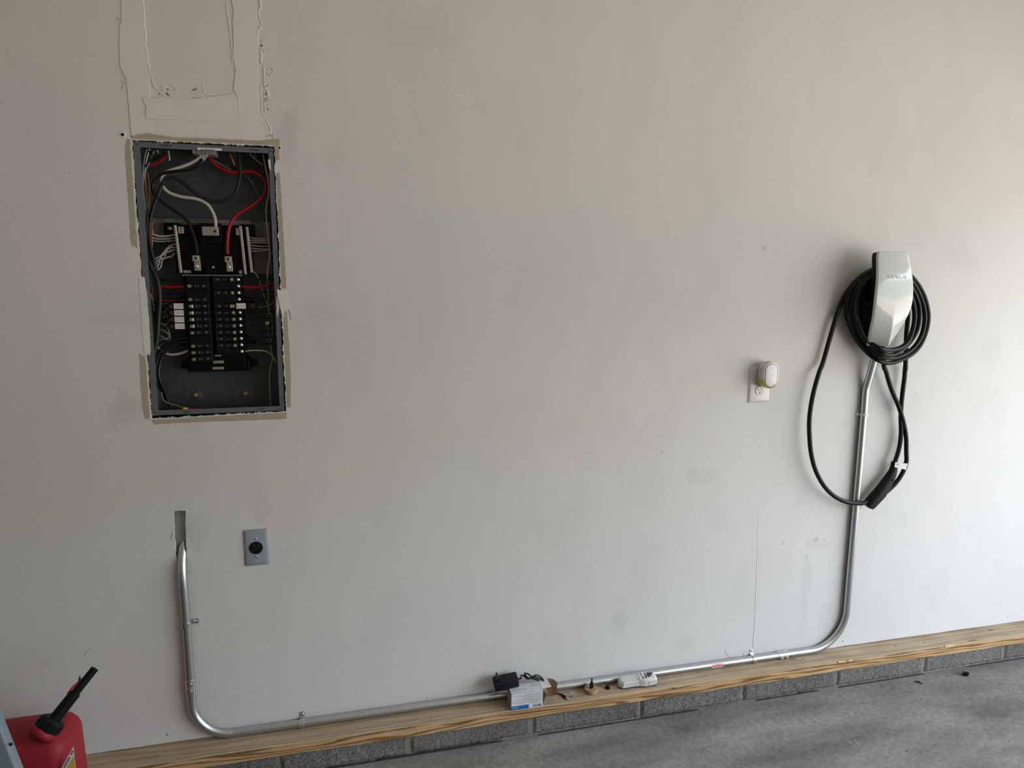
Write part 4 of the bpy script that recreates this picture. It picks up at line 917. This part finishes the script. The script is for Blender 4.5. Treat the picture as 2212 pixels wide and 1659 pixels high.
MB().lathe(C_[3]-Vector((0, .0185, 0)), (0, -1, 0), [(0, .005), (.0015, .0045), (.002, .003)], 16).build('release_button', M['blackp'], h_)
# white tag round both cables
a_, b_, c__, d__ = at(*k6(1045, 1066), .0465), at(*k6(1168, 1082), .0465), at(*k6(1150, 1142), .0465), at(*k6(1036, 1118), .0465)
q = MB().prism([a_, b_, c__, d__], (0, .0008, 0))
p0, p1 = at(*k6(1152, 1075), .036), at(*k6(1132, 1140), .036)
q.cyl(p0, p1, .0086, n=20, caps=False)
t_ = q.build('cable_tag', M['lablwhite'], chg, 'white paper tag wrapped round the cable')
p = at(*k6(1078, 1090), .0480); MB().box(p, (.010, .0004, .006), rot=(0, .3, 0)).build('printed_square', mat('tagprint', (.42, .42, .40), .7), t_)

# ------------------------------------------------------------------ right outlet and plug-in sensor
def wallplate(name, cx, cz, w_, h, m, label, cat, tilt=0):
    root = tag(empty(name, (cx, 0, cz)), label, cat)
    def rr(y, s):
        a, b_ = w_/2-s, h/2-s; r = .003
        return [(cx+sx_*(a-r*(1-math.cos(t))), y, cz+sz_*(b_-r*(1-math.sin(t)))) for sx_, sz_, ts in ((1, 1, (0, .5, 1)), (-1, 1, (1, .5, 0)), (-1, -1, (0, .5, 1)), (1, -1, (1, .5, 0))) for t in [math.pi/2*k for k in ts]]
    o = MB().loft([rr(0, 0), rr(-.0015, .0002), rr(-.0045, .0045), rr(-.0055, .0075)], True).build('cover_plate', m, root)
    o.modifiers.new('e', 'EDGE_SPLIT').split_angle = math.radians(22)
    if tilt: root.rotation_euler = (0, tilt, 0)
    return root, o
rc, rcz = (at(1613.5, 870.5).x+at(1659.5, 870).x)/2, (at(1620, 793).z+at(1613.5, 870.5).z)/2
ro, rpl = wallplate('wall_outlet', rc+.0015, rcz, .085, .1265, M['whitep'], 'white duplex wall outlet plate left of the charger, below a plug-in sensor', 'outlet')
rx_ = rc+.0015
def recept(cz, parent):
    ring = []
    for y, s in ((-.004, 1), (-.0068, 1), (-.0072, .95)):
        ring.append([(rx_+s*(.0172*math.cos(a) if True else 0), y, cz+s*max(-.0142, min(.0142, .0172*math.sin(a)))) for a in [2*math.pi*i/36 for i in range(36)]])
    o = MB().loft(ring).build('receptacle', M['whitep'], parent)
    q = MB(); q.span(rx_-.0072, rx_-.0056, -.0076, -.006, cz-.0005, cz+.0080); q.span(rx_+.0056, rx_+.0070, -.0076, -.006, cz+.0005, cz+.0075)
    q.cyl((rx_, -.0076, cz-.0065), (rx_, -.006, cz-.0065), .0026, n=14); q.build('socket_slot', M['hole'], o)
    g = MB(); ring2 = [(rx_+1.04*(.0172*math.cos(a)), -.0057, cz+1.04*max(-.0142, min(.0142, .0172*math.sin(a)))) for a in [2*math.pi*i/36 for i in range(37)]]
    g.tube(ring2, .0005, 6, 1); g.build('gap_line', M['greytext'], o)
recept(rcz-.0195, ro); recept(rcz+.0195, ro)
MB().lathe((rx_, -.0055, rcz), (0, -1, 0), [(0, .003), (.0008, .0028)], 14).build('plate_screw', M['whitep'], ro)
sens = empty('plug_in_sensor', (rx_, -.03, rcz+.022))
tag(sens, 'white oval plug-in device with lit green band, plugged into the right outlet', 'plug-in sensor')
def stad(y, hw, hh, cx, cz, n=36):
    out = []
    for i in range(n):
        a = 2*math.pi*i/n; x_, z_ = hw*math.cos(a), hw*math.sin(a)
        out.append((cx+x_, y, cz+z_+(hh-hw)*(1 if math.sin(a) > 0 else -1)*min(1, abs(math.sin(a))*4)))
    return out
dc = at(1666.5, 811, .047); dx, dz = dc.x-.001, dc.z
HW, HH = .0305, .0470
def stad_cut(y, hw, hh, z0, z1):
    return [(x_, y_, min(z1, max(z0, z_))) for x_, y_, z_ in stad(y, hw, hh, dx, dz, 72)]
cut = dz-.014
def shell(z0, z1):
    return [stad_cut(y, HW-s, HH-s, z0, z1) for y, s in ((-.012, .005), (-.014, .001), (-.020, 0), (-.041, 0), (-.0455, .0012), (-.0470, .004))]
MB().loft(shell(cut, dz+1), True).build('upper_shell', M['whitep'], sens).modifiers.new('e', 'EDGE_SPLIT').split_angle = math.radians(40)
MB().loft(shell(dz-1, cut), True).build('light_band', M['glow'], sens, 'translucent yellow-green lit band').modifiers.new('e', 'EDGE_SPLIT').split_angle = math.radians(40)
MB().loft([stad(-.0465, HW-.0075, HH-.0075, dx, dz), stad(-.0482, HW-.0080, HH-.0080, dx, dz), stad(-.0488, HW-.0100, HH-.0100, dx, dz)], True).build('front_face', M['whitep2'], sens).modifiers.new('e', 'EDGE_SPLIT').split_angle = math.radians(40)
g = MB(); g.tube([*[(a_, b_-.0003, c_) for a_, b_, c_ in stad(-.0469, HW-.0064, HH-.0064, dx, dz)], (dx+HW-.0064, -.0472, dz)], .0008, 6, 1); g.build('face_groove', M['greytext'], sens)
MB().span(dx-.007, dx+.007, -.0492, -.0486, dz+.0005, dz+.0025).build('printed_name', mat('faint', (.42, .42, .43), .5), sens)
MB().lathe((rx_, -.0072, rcz+.0195), (0, -1, 0), [(0, .017), (.007, .0185)], 28).build('plug_base', M['whitep'], sens)
MB().lathe((dx, -.030, dz+HH-.001), (0, 0, 1), [(0, .008), (.0013, .007)], 20).build('top_button', mat('btn', (.34, .33, .30), .4), sens)

# ------------------------------------------------------------------ left round outlet
a0, a1 = at(525, 1145), at(581, 1217.5)
lo, lp = wallplate('dryer_outlet', (a0.x+a1.x)/2+.0005, (at(552, 1182).z), .0705, .1143, M['greyp'], 'grey steel outlet plate with a round black socket, right of the left conduit', 'outlet')
cx, cz = (a0.x+a1.x)/2+.0005, at(552, 1182).z
o = MB().lathe((cx, -.004, cz), (0, -1, 0), [(0, .0196), (.003, .0196), (.0042, .0185), (.0044, .017)], 40).build('round_socket', M['blackp'], lo)
q = MB()
for a in (60, 180+120, 180+10, 0): pass
for (u, v, w_, h, r_) in [(-.005, .009, .005, .0015, .5), (.008, .006, .0015, .005, .3), (-.009, -.006, .0015, .007, .5)]: q.box((cx+u, -.0086, cz+v), (w_, .0008, h), rot=(0, r_, 0))
q.build('blade_slot', mat('slotedge', (.12, .12, .12), .3), o)
MB().lathe((cx, -.0082, cz-.001), (0, -1, 0), [(0, .002), (.001, .0015)], 10).build('centre_screw', M['steel'], o)
for s in (-.0285, .0285):
    sc_o = MB().lathe((cx, -.0050, cz+s), (0, -1, 0), [(0, .0035), (.001, .0033), (.0018, .002)], 16).build('plate_screw', M['zinc'], lo)
    MB().box((cx, -.0070, cz+s), (.005, .0005, .0008), rot=(0, .8, 0)).build('screw_slot', M['hole'], sc_o)

# ------------------------------------------------------------------ things on the sill
# opened carton
BX0, BX1, BY0, BY1, BZ0, BZ1 = .5255, .6335, -.0895, -.033, SZ1+.0003, .1675
box = tag(empty('carton_box', ((BX0+BX1)/2, -.06, SZ1)), 'small white printed carton lying open on its side on the wood sill', 'carton')
t = .0006
mb = MB(); mb.span(BX0, BX1, BY0, BY0+t, BZ0, BZ1); mb.span(BX0, BX1, BY1-t, BY1, BZ0, BZ1); mb.span(BX0, BX1, BY0, BY1, BZ0, BZ0+t); mb.span(BX0, BX1, BY0, BY1, BZ1-t, BZ1); mb.span(BX0, BX0+t, BY0, BY1, BZ0, BZ1)
mb.build('carton_walls', M['print'], box)
mb = MB(); mb.span(BX0+t, BX1-.001, BY0+t, BY0+2*t, BZ0+t, BZ1-t); mb.span(BX0+t, BX1-.001, BY1-2*t, BY1-t, BZ0+t, BZ1-t); mb.span(BX0+t, BX1-.001, BY0+t, BY1-t, BZ0+t, BZ0+2*t); mb.build('carton_lining', M['card'], box)
MB().span(BX0+.004, BX1-.006, BY0+.003, BY1-.003, BZ0+.003, BZ1-.003).build('dark_fill', M['hole'], box)  # black block added so the carton's inside reads as dark shade
MB().span(BX0-.0004, BX0, BY0+.0005, BY1-.0005, BZ0+.0005, BZ1-.0005).build('carton_end', M['sideprint'], box, 'grey end panel')
# flaps and black end triangle
fz = BZ1
MB().prism([(BX1-.001, BY1+.004, fz), (BX1-.001, BY0+.006, fz), (BX1+.0335, BY0+.012, fz-.001), (BX1+.030, BY1+.012-.01, fz+.003)], (0, 0, .0007)).build('white_flap', M['lablwhite'], box, 'white inner flap')
ring = []
for i in range(11):
    tt = i/10; x_ = BX1-.004+.066*tt; y_ = BY1+.0005-.020*max(0, (tt-.55)/.45)**1.6
    top = BZ1+.001+.003*tt-(.010*((tt-.8)/.2)**2 if tt > .8 else 0); bot = BZ0+.0005+(.008*((tt-.8)/.2)**2 if tt > .8 else 0)
    ring.append([(x_, y_, bot), (x_, y_+.0007, bot), (x_, y_+.0007, top), (x_, y_, top)])
MB().loft(ring).build('brown_flap', M['card'], box, 'brown card flap')
MB().prism([(BX1, BY0+.002, BZ0+.0005), (BX1, BY1-.002, BZ0+.0005), (BX1+.026, BY1-.006, BZ0+.0005), (BX1+.014, BY0+.012, BZ0+.0005)], (0, 0, .0007)).build('brown_flap', M['card'], box)
MB().prism([(BX1-.0005, BY0+.001, BZ1-.002), (BX1+.0165, BY0+.012, BZ1-.024), (BX1-.0005, BY0+.001, BZ0+.002)], (0, .0008, 0)).build('dark_triangle', M['hole'], box, 'black triangle at the open end')  # black triangle added where the open end looks dark
fy = BY0-.0003
MB().span(BX0+.0008, BX0+.060, fy, BY0, BZ0+.0008, BZ0+.0135).build('blue_band', M['blue'], box)
q = MB()
for (zz, a, b_) in [(.0475, .003, .104), (.0445, .030, .104), (.0400, .045, .104), (.0365, .025, .104), (.0325, .040, .104), (.0300, .010, .100), (.0270, .045, .104), (.0245, .001, .104), (.0205, .015, .104), (.0185, .06, .104), (.0510, .045, .104), (.0145, .066, .096)]:
    x_ = BX0+a
    while x_ < BX0+b_-.002:
        L = rnd.uniform(.003, .009); L = min(L, BX0+b_-x_); q.span(x_, x_+L, fy, BY0, BZ0+zz, BZ0+zz+.0011); x_ += L+rnd.uniform(.0006, .0012)
q.build('printed_lines', mat('grey_ink', (.24, .24, .25), .6), box)
q = MB()
for (yy, a, b_) in [(.012, .015, .03), (.014, .045, .06), (.020, .03, .055), (.012, .065, .08), (.036, .075, .10), (.047, .04, .10), (.028, .07, .10)]:
    q.span(BX0+a, BX0+b_, BY0+yy, BY0+yy+.0022, BZ1, BZ1+.0003)
q.build('printed_lines', mat('pale_ink', (.30, .30, .31), .6), box)
def text(name, s, size, loc, rot, m, parent, spacing=1, ext=.0001, bold=0):
    c = bpy.data.curves.new(name, 'FONT'); c.body = s; c.size = size; c.extrude = ext; c.align_x = 'CENTER'; c.align_y = 'CENTER'; c.space_character = spacing; c.offset = bold
    tmp = bpy.data.objects.new('t', c); COL.objects.link(tmp); bpy.context.view_layer.update()
    me = bpy.data.meshes.new_from_object(tmp.evaluated_get(bpy.context.evaluated_depsgraph_get())); bpy.data.objects.remove(tmp)
    me.transform(Matrix.Translation(loc) @ Euler(rot).to_matrix().to_4x4())
    o = bpy.data.objects.new(name, me); COL.objects.link(o); me.materials.clear(); me.materials.append(m)
    o.parent = parent; T = Vector((0, 0, 0)); b2 = parent
    while b2: T += Vector(b2.location); b2 = b2.parent
    o.location = -T
    return o
UP = (math.pi/2, math.pi, 0)                 # on the front face, upside down like the carton
text('brand_lettering', 'EAT\u00b7N', .0098, (BX0+.0885, fy-.0001, BZ0+.0072), UP, M['bluetext'], box, 1.0, bold=.0004)
q = MB()
for u, w_ in ((.0040, .0022), (.0066, .0016), (.0086, .0018), (.0122, .0020), (.0146, .0016), (.0166, .0020), (.0190, .0016), (.0210, .0030)): q.span(BX0+u, BX0+u+w_*.8, fy-.0004, fy, BZ0+.0062, BZ0+.0085)
q.build('printed_words', M['lightblue'], box)

# black power adapter leaning on the carton, with cord
ad = tag(empty('power_adapter', (.515, -.035, .18)), 'black power adapter with prongs and bundled cord, resting on the carton and the conduit', 'power adapter')
Rm = Matrix.Translation((.5180, -.0410, .1855)) @ Euler((.10, -.10, -.03)).to_matrix().to_4x4()
MB().box((0, 0, 0), (.082, .046, .029), .004, seg=3).xf(Rm).build('adapter_body', M['dkblue'], ad)
b_ = MB().box((-.028, 0, .0175), (.018, .022, .007), .0015).xf(Rm).build('prong_base', M['dkblue'], ad)
q = MB()
for y_ in (-.0062, .0062):
    q.box((-.028, y_, .0275), (.0064, .0016, .0200), .0004)
q.xf(Rm).build('prong', M['steel'], ad)
q = MB()
for y_ in (-.0072, .0054):
    q.cyl((-.028, y_, .031), (-.028, y_+.0018, .031), .0012, n=10)
q.xf(Rm).build('prong_hole', M['hole'], b_)
q = MB()
for i in range(5): q.cyl((.041+i*.0028, 0, -.001), (.0425+i*.0028, 0, -.001), .0036-.0003*i, n=12)
q.cyl((.040, 0, -.001), (.055, 0, -.001), .0024, n=10)
q.xf(Rm).build('strain_relief', M['dkblue'], ad)
def kE(x, y): return 1040+x/10.054, 1430+y/10.054
P = []
def addp(pts, o0, o1):
    for i, (x_, y_) in enumerate(pts): P.append(at(*kE(x_, y_), o0+(o1-o0)*i/max(1, len(pts)-1)))
P.append(Rm @ Vector((.054, 0, -.001)))
addp([(870, 305), (930, 310), (980, 345), (1060, 350), (1150, 330), (1260, 340), (1320, 390), (1290, 410), (1200, 370), (1090, 300), (1000, 250), (945, 270), (950, 320), (1010, 350), (1110, 320), (1220, 300), (1300, 330), (1345, 390), (1330, 430), (1240, 400), (1150, 350), (1060, 290), (985, 265), (960, 290), (1020, 330), (1130, 370), (1230, 420)], .030, .040)
for i in range(1, len(P)):
    P[i].y += .006*math.sin(i*1.7)
addp([(1290, 480), (1420, 560), (1560, 620)], .030, .034)
g = []
for (px, py) in [(1195, 1500), (1206, 1499), (1213, 1500.5)]:
    d = at(px, py, .05)-CAM; g.append(CAM+d*((SZ1+.0035-CAMH)/d.z))
P += [Vector((.668, -.0290, SZ1+.030)), Vector((.688, -.0305, SZ1+.012)), Vector((.703, -.037, SZ1+.004)), g[-1]]
cd = MB().tube(P, .0021, 8, 5).build('cord', M['cablek'], ad)
d = at(1228, 1511, .05)-CAM; e2 = CAM+d*((SZ1+.0035-CAMH)/d.z)
dirv = (e2-g[-1]); 
MB().lathe(g[-1]-dirv*.05, dirv, [(0, .0028), (dirv.length*.25, .0040), (dirv.length*.62, .0048), (dirv.length*.66, .0044)], 14).build('barrel_plug', M['cablek'], ad)
MB().lathe(g[-1]+dirv*.58, dirv, [(0, .0028), (dirv.length*.36, .0028), (dirv.length*.37, .0015)], 14).build('barrel_tip', M['screwsteel'], ad)

def on_sill(px, py, h=0):
    d = at(px, py, .05)-CAM; return CAM+d*((SZ1+h-CAMH)/d.z)
# small bolt
p = on_sill(1237, 1505)
bl = tag(empty('bolt', p), 'small silver bolt standing on the sill right of the carton', 'bolt')
MB().lathe((p.x, p.y, SZ1), (-.12, 0, 1), [(0, .0034), (.013, .0036), (.0132, .0036)], 12).build('bolt_shank', M['zinc'], bl)
MB().lathe((p.x-.0013, p.y, SZ1+.0105), (-.12, 0, 1), [(0, .0052), (.0055, .0050), (.0062, .0038)], 6, False).build('bolt_head', M['zinc'], bl)
# round wooden plug on a hole saw pilot
p = on_sill(1282, 1501.5); c = Vector((p.x-.001, -.0492, SZ1))
wp = tag(empty('wooden_disc', c), 'round wooden disc with a black drill bit standing upright in it, on the sill', 'wooden disc')
MB().lathe(c+Vector((0, 0, .0002)), (0, 0, 1), [(0, .0222), (.001, .0228), (.0125, .0228), (.0135, .0221)], 40).build('disc', M['woodplug'], wp)
bt = MB().lathe(c+Vector((.0015, -.002, .0135)), (0, 0, 1), [(0, .0068), (.002, .0071), (.019, .0071), (.023, .0045), (.024, .0028)], 6, False).build('hex_shank', M['dkblue'], wp)
MB().lathe(c+Vector((.0015, -.002, .0355)), (0, 0, 1), [(0, .0027), (.0145, .0025), (.0165, .0012)], 12).build('bit_tip', M['dkblue'], bt)
MB().lathe(c+Vector((.0015, -.002, .0134)), (0, 0, 1), [(0, .008), (.0009, .0070)], 18).build('bore_rim', mat('bore', (.55, .36, .22), .8), wp)
# black nut
p = on_sill(1314, 1489.5); c = Vector((p.x, p.y+.007, SZ1+.0002))
nt = MB().lathe(c, (0, 0, 1), [(0, .0092), (.004, .0092), (.0045, .0070), (.0105, .0062), (.0115, .0045)], 8, False).build('rubber_bushing', M['blackp']); tag(nt, 'small round black plastic bushing on the sill between the wooden disc and the stud finder', 'bushing')
# stud finder
c0, c1 = on_sill(1340, 1489), on_sill(1418, 1480)
sfc = (c0+c1)/2
sf = tag(empty('stud_finder', (sfc.x, sfc.y+.02, SZ1)), 'white handheld stud finder lying on the wood sill', 'stud finder')
def kS(x, y): return 1330+x/22.12, 1450+y/22.12
ang = math.atan2((c1-c0).y, (c1-c0).x)
S0 = Matrix.Translation((c0.x-.004, c0.y-.0035, SZ1+.0010)) @ Matrix.Rotation(ang, 4, 'Z') @ Matrix.Rotation(math.radians(9), 4, 'X') @ Matrix.Diagonal((1, .70, 1.22, 1))
LEN = (c1-c0).length+.008
k_ = LEN/.14
ol = [(.0, .016), (.0, .036), (.010, .052), (.028*k_, .0545), (.050*k_, .052), (.070*k_, .052), (.082*k_, .056), (.092*k_, .058), (.104*k_, .058), (LEN-.016, .056), (LEN-.003, .046), (LEN, .036), (LEN, .014), (LEN-.006, .002),
      (.104*k_, -.003), (.092*k_, -.0035), (.082*k_, -.001), (.070*k_, .0035), (.050*k_, .0035), (.028*k_, .0015), (.012, .0)]
outline = []
for a_, b_ in zip(ol, ol[1:]+ol[:1]): outline += [(a_[0]+(b_[0]-a_[0])*t_/3, a_[1]+(b_[1]-a_[1])*t_/3) for t_ in range(3)]
def sfr(z, s, zt=None):
    cx_, cy_ = LEN/2, .0265
    return [(cx_+(x_-cx_)*s, cy_+(y_-cy_)*(s-(1-s)*.8), z + (zt(x_) if zt else 0)) for x_, y_ in outline]
top = lambda x_: .0045*math.exp(-((x_-LEN*.72)/(LEN*.30))**2)
MB().loft([sfr(0, .985), sfr(.003, .985)]).xf(S0).build('black_base', M['blackp'], sf)
MB().loft([sfr(.003, 1), sfr(.004, 1.0), sfr(.017, .985, lambda x_: top(x_)*.6), sfr(.0215, .90, top), sfr(.0225, .80, top), sfr(.0225, .02, top)]).xf(S0).build('case', M['whitep'], sf)
q = MB()
zz = lambda x_: .0229+top(x_)
xa, xb = LEN*.60, LEN*.70
for (x_, y0, y1, w_) in [(xa, .008, .044, .0028), (xb, .008, .044, .0028), ]: q.span(x_-w_/2, x_+w_/2, y0, y1, zz(x_)-.0012, zz(x_)+.0003)
for y_ in (.008, .0145): q.span(xa, xb, y_-.001, y_+.001, zz((xa+xb)/2)-.001, zz((xa+xb)/2)+.0004)
for i in range(5):
    x_ = LEN*(.765+.032*i); h = .034-.006*i; q.span(x_-.0013, x_+.0013, .045-h, .045, zz(x_)-.0012, zz(x_)+.0002)
q.xf(S0).build('dark_graphics', M['darkprint'], sf)
q = MB()
for x_ in (LEN*.70+.008,): q.span(x_-.0008, x_+.0008, -.0035, .0, .004, .018)
for x_ in (LEN*.22, LEN*.34, LEN*.46): q.span(x_-.0012, x_+.0012, .0065, .0085, .0205+top(x_), .0228+top(x_))
q.span(LEN*.52, LEN*.535, .0035, .010, .006, .0225)
q.xf(S0).build('moulded_groove', mat('groove', (.30, .30, .30), .5), sf)

# loose bits on the sill and floor
def on_floor(px, py, h=0):
    d = at(px, py, .05)-CAM; return CAM+d*((h-CAMH)/d.z)
p = on_floor(2085, 1459)
gm = MB().lathe((p.x, p.y, .0003), (.1, 0, 1), [(0, .0075), (.008, .0085), (.0082, .0125), (.011, .0125), (.0112, .0095), (.008, .007)], 24).build('rubber_grommet', M['cablek']); tag(gm, 'small black rubber grommet lying on the concrete floor at right', 'grommet')
p = on_floor(1984, 1476)
lf = MB().loft([[(p.x-.010, p.y+.012, .001), (p.x-.009, p.y+.0125, .002), (p.x-.0095, p.y+.012, .003)], [(p.x-.003, p.y+.002, .001), (p.x+.003, p.y+.004, .008), (p.x+.001, p.y+.003, .009)], [(p.x+.009, p.y-.012, .001), (p.x+.010, p.y-.011, .0015), (p.x+.0095, p.y-.0115, .002)]]).build('dry_leaf', M['leaf']); tag(lf, 'tiny dark curled leaf scrap on the floor left of the grommet', 'leaf')
def debris(name, pts, m, s0, s1, fl_, lab, cat):
    mb_ = MB()
    for (px, py) in pts:
        p = on_floor(px, py) if fl_ else on_sill(px, py); z0 = 0 if fl_ else SZ1
        a, b2 = rnd.uniform(s0, s1), rnd.uniform(s0, s1)*.45
        mb_.box((p.x, p.y, z0+.0008), (a, b2, .0014), .0003, rot=(0, 0, rnd.uniform(0, 3)))
    tag(mb_.build(name, m), lab, cat, kind='stuff')
debris('wood_chips', [(1590, 1441), (1870, 1411), (1955, 1392), (1225, 1490), (2085, 1371)], M['splinter'], .004, .009, False, 'pale wood chips scattered on top of the sill', 'wood chips')
debris('wood_slivers', [(1901, 1394), (1566, 1448), (2139, 1361), (1680, 1432), (1507, 1453), (1660, 1437), (1735, 1424), (930, 1556), (620, 1612), (1460, 1455)], M['wet'], .002, .007, False, 'dark slivers and specks scattered on top of the sill', 'wood slivers')
wp_ = [(560, 1592), (548, 1598), (530, 1604), (650, 1610), (905, 1549), (1021, 1531), (1015, 1530), (1027, 1531), (600, 1600)]
debris('sill_crumbs', wp_, M['compound'], .002, .005, False, 'white plaster crumbs on the left half of the sill', 'plaster crumbs')
fp = [(1950, 1470), (2139, 1436), (2031, 1507), (1875, 1487), (1885, 1495), (1705, 1542), (1700, 1548), (2060, 1567), (2204, 1559), (2163, 1554), (1911, 1624), (1067, 1643), (905, 1610), (1500, 1545), (1740, 1480)]
fp += [(2188+rnd.gauss(0, 9), 1488+rnd.gauss(0, 5)) for _ in range(40)] + [(1843+rnd.gauss(0, 7), 1607+rnd.gauss(0, 4)) for _ in range(16)]
debris('floor_crumbs', fp, M['compound'], .0015, .0042, True, 'white plaster crumbs scattered over the concrete floor', 'plaster crumbs')
debris('floor_specks', [(1849, 1540), (1930, 1483), (1990, 1511), (2004, 1562), (1960, 1622), (1690, 1519), (1615, 1559), (1345, 1605), (1089, 1614), (1682, 1516), (1760, 1560), (2180, 1600), (1450, 1570), (1240, 1590)], M['wet'], .003, .007, True, 'dark specks of dirt scattered over the concrete floor', 'dirt')
P = [on_sill(*p, .0012) for p in [(1700, 1420), (1708, 1424), (1716, 1425), (1718, 1424), (1712, 1421), (1702, 1418)]]
tag(MB().tube(P, .0007, 6, 4).build('wire_snippet', mat('rustwire', (.14, .08, .06), .5)), 'thin dark curled snippet of wire beside the right conduit coupling', 'wire')

# ------------------------------------------------------------------ gas can
can = tag(empty('gas_can', (-.80, -.2, 0)), 'red plastic gas can with a black spout, standing on the floor at lower left', 'gas can')
def rrect(cx_, cy_, hx, hy, r, z, n=6):
    out = []
    for sx_, sy_, a0_ in ((1, 1, 0), (-1, 1, 90), (-1, -1, 180), (1, -1, 270)):
        for i in range(n+1):
            a = math.radians(a0_+90*i/n); out.append((cx_+sx_*(hx-r)+r*math.cos(a), cy_+sy_*(hy-r)+r*math.sin(a), z))
    return out
GX, GY, GH, HXc, HYc = -.838, -.205, .348, .128, .085
mb = MB()
R_ = [rrect(GX, GY, HXc-.012, HYc-.012, .03, .001), rrect(GX, GY, HXc, HYc, .035, .018), rrect(GX, GY, HXc+.002, HYc, .035, .18), rrect(GX, GY, HXc-.001, HYc-.001, .036, GH-.045),
      rrect(GX, GY, HXc-.004, HYc-.006, .036, GH-.028), rrect(GX, GY, HXc-.013, HYc-.016, .035, GH-.010), rrect(GX, GY, HXc-.028, HYc-.032, .03, GH), rrect(GX-.02, GY, HXc-.06, HYc-.05, .025, GH+.004), rrect(GX-.03, GY, .02, .01, .008, GH+.006)]
bd = MB().loft(R_, True).build('can_body', M['gas'], can)
nb = at(101, 1574, .255); tip = at(205, 1444, .19)
axn = (tip-nb).normalized()
MB().lathe(nb-axn*.024, axn, [(0, .024), (.004, .031), (.010, .0345), (.017, .0345), (.022, .032), (.024, .028)], 36).build('can_neck', M['gas'], can)
ring = []
for h, r_ in ((0, .027), (.003, .0305), (.024, .0305), (.029, .027), (.032, .023), (.0325, .017)):
    q_ = axn.to_track_quat('Z', 'Y').to_matrix()
    ring.append([nb-axn*.004 + q_ @ Vector(((r_+(.0022 if (i//2) % 2 and r_ > .030 else 0))*math.cos(2*math.pi*i/32), (r_+(.0022 if (i//2) % 2 and r_ > .030 else 0))*math.sin(2*math.pi*i/32), h)) for i in range(32)])
col_ = MB().loft(ring).build('spout_collar', M['blackp'], can)
Lt = (tip-nb).length
sp_ = MB().lathe(nb+axn*.02, axn, [(0, .0150), (Lt*.46, .0142), (Lt*.47, .0125)], 28).build('spout', M['blackp'], can)
MB().lathe(nb+axn*(.02+Lt*.44), axn, [(0, .0105), (Lt*.44-.002, .0100), (Lt*.44, .0100), (Lt*.44, .0078), (Lt*.44-.012, .0074)], 28).build('spout_tip', M['blackp'], sp_)
side = (axn.cross(Vector((0, 1, 0)))).normalized()
if side.x > 0: side = -side
q = MB(); c = nb+axn*(Lt*.60)+side*.0125-Vector((0, .003, 0)); q.prism([c-axn*.012, c+axn*.024-side*.003, c+axn*.020+side*.001, c+axn*.004+side*.005, c-axn*.012+side*.004], (0, .006, 0)); q.build('red_catch', M['redp'], sp_)
c = nb+axn*(Lt*.76)+side*.011-Vector((0, .003, 0)); MB().prism([c-axn*.004, c+axn*.003, c+axn*.008+side*.008, c+side*.004], (0, .006, 0)).build('stop_tab', M['blackp'], sp_)
# diagonal label on the front of the can
fyc = GY-HYc-.0022
def onp(px, py): 
    v = at(px, py, -fyc); return (v.x, -0, v.z)
def lab(pts, m, nm, d_, parent):
    P_ = [onp(*p) for p in pts]; return MB().slab([(a, c) for a, b2, c in P_], -fyc-.0005, -fyc+d_).build(nm, m, parent)
lb = lab([(158.5, 1612.5), (161, 1640), (166, 1680), (172, 1730), (110, 1730), (118, 1683), (133, 1659)], M['lablwhite'], 'warning_label', .0002, can)
lab([(160.3, 1632), (162, 1655), (165, 1680), (170, 1728), (118, 1728), (128, 1690), (144, 1659)], M['labelyel'], 'yellow_panel', .0004, lb)
q = MB()
for i in range(9):
    t0 = i/9; a = Vector(onp(155+(134-155)*t0, 1622.5+(1663-1622.5)*t0)); b2 = Vector(onp(155+(134-155)*(t0+.085), 1622.5+(1663-1622.5)*(t0+.085))); 
    if i == 2: continue
    d = b2-a; q.box(((a+b2)/2+Vector((.0025, fyc-.0005, 0))), (d.length*.85, .0004, .0042), rot=(0, -math.atan2(d.z, d.x), 0))
q.build('printed_words', M['darkprint'], lb)

# pale blue-grey panel at the photo's corner
pb = MB(); o_ = .44
pp = [at(px, py, o_) for px, py in [(-120, 1460), (-40, 1484), (-8, 1502), (4, 1530), (14, 1556), (54, 1659), (84, 1736)]]
lo_ = [Vector((pp[-1].x+.03, pp[-1].y, .0)), Vector((pp[0].x-.08, pp[0].y, .0))]
bgp = pb.prism([*pp, *lo_], (0, -.030, 0)).build('sheet_metal_panel', M['bluegrey']); tag(bgp, 'pale blue-grey metal panel in front of the gas can, cut by the lower left corner', 'metal panel')
bv = bgp.modifiers.new('bev', 'BEVEL'); bv.width = .006; bv.segments = 3; bv.limit_method = 'ANGLE'
p = at(23, 1608, o_+.03); MB().lathe((p.x, p.y+.0008, p.z), (0, -1, 0), [(0, .0042), (.0012, .0038)], 14).build('bolt_hole', M['hole'], bgp)
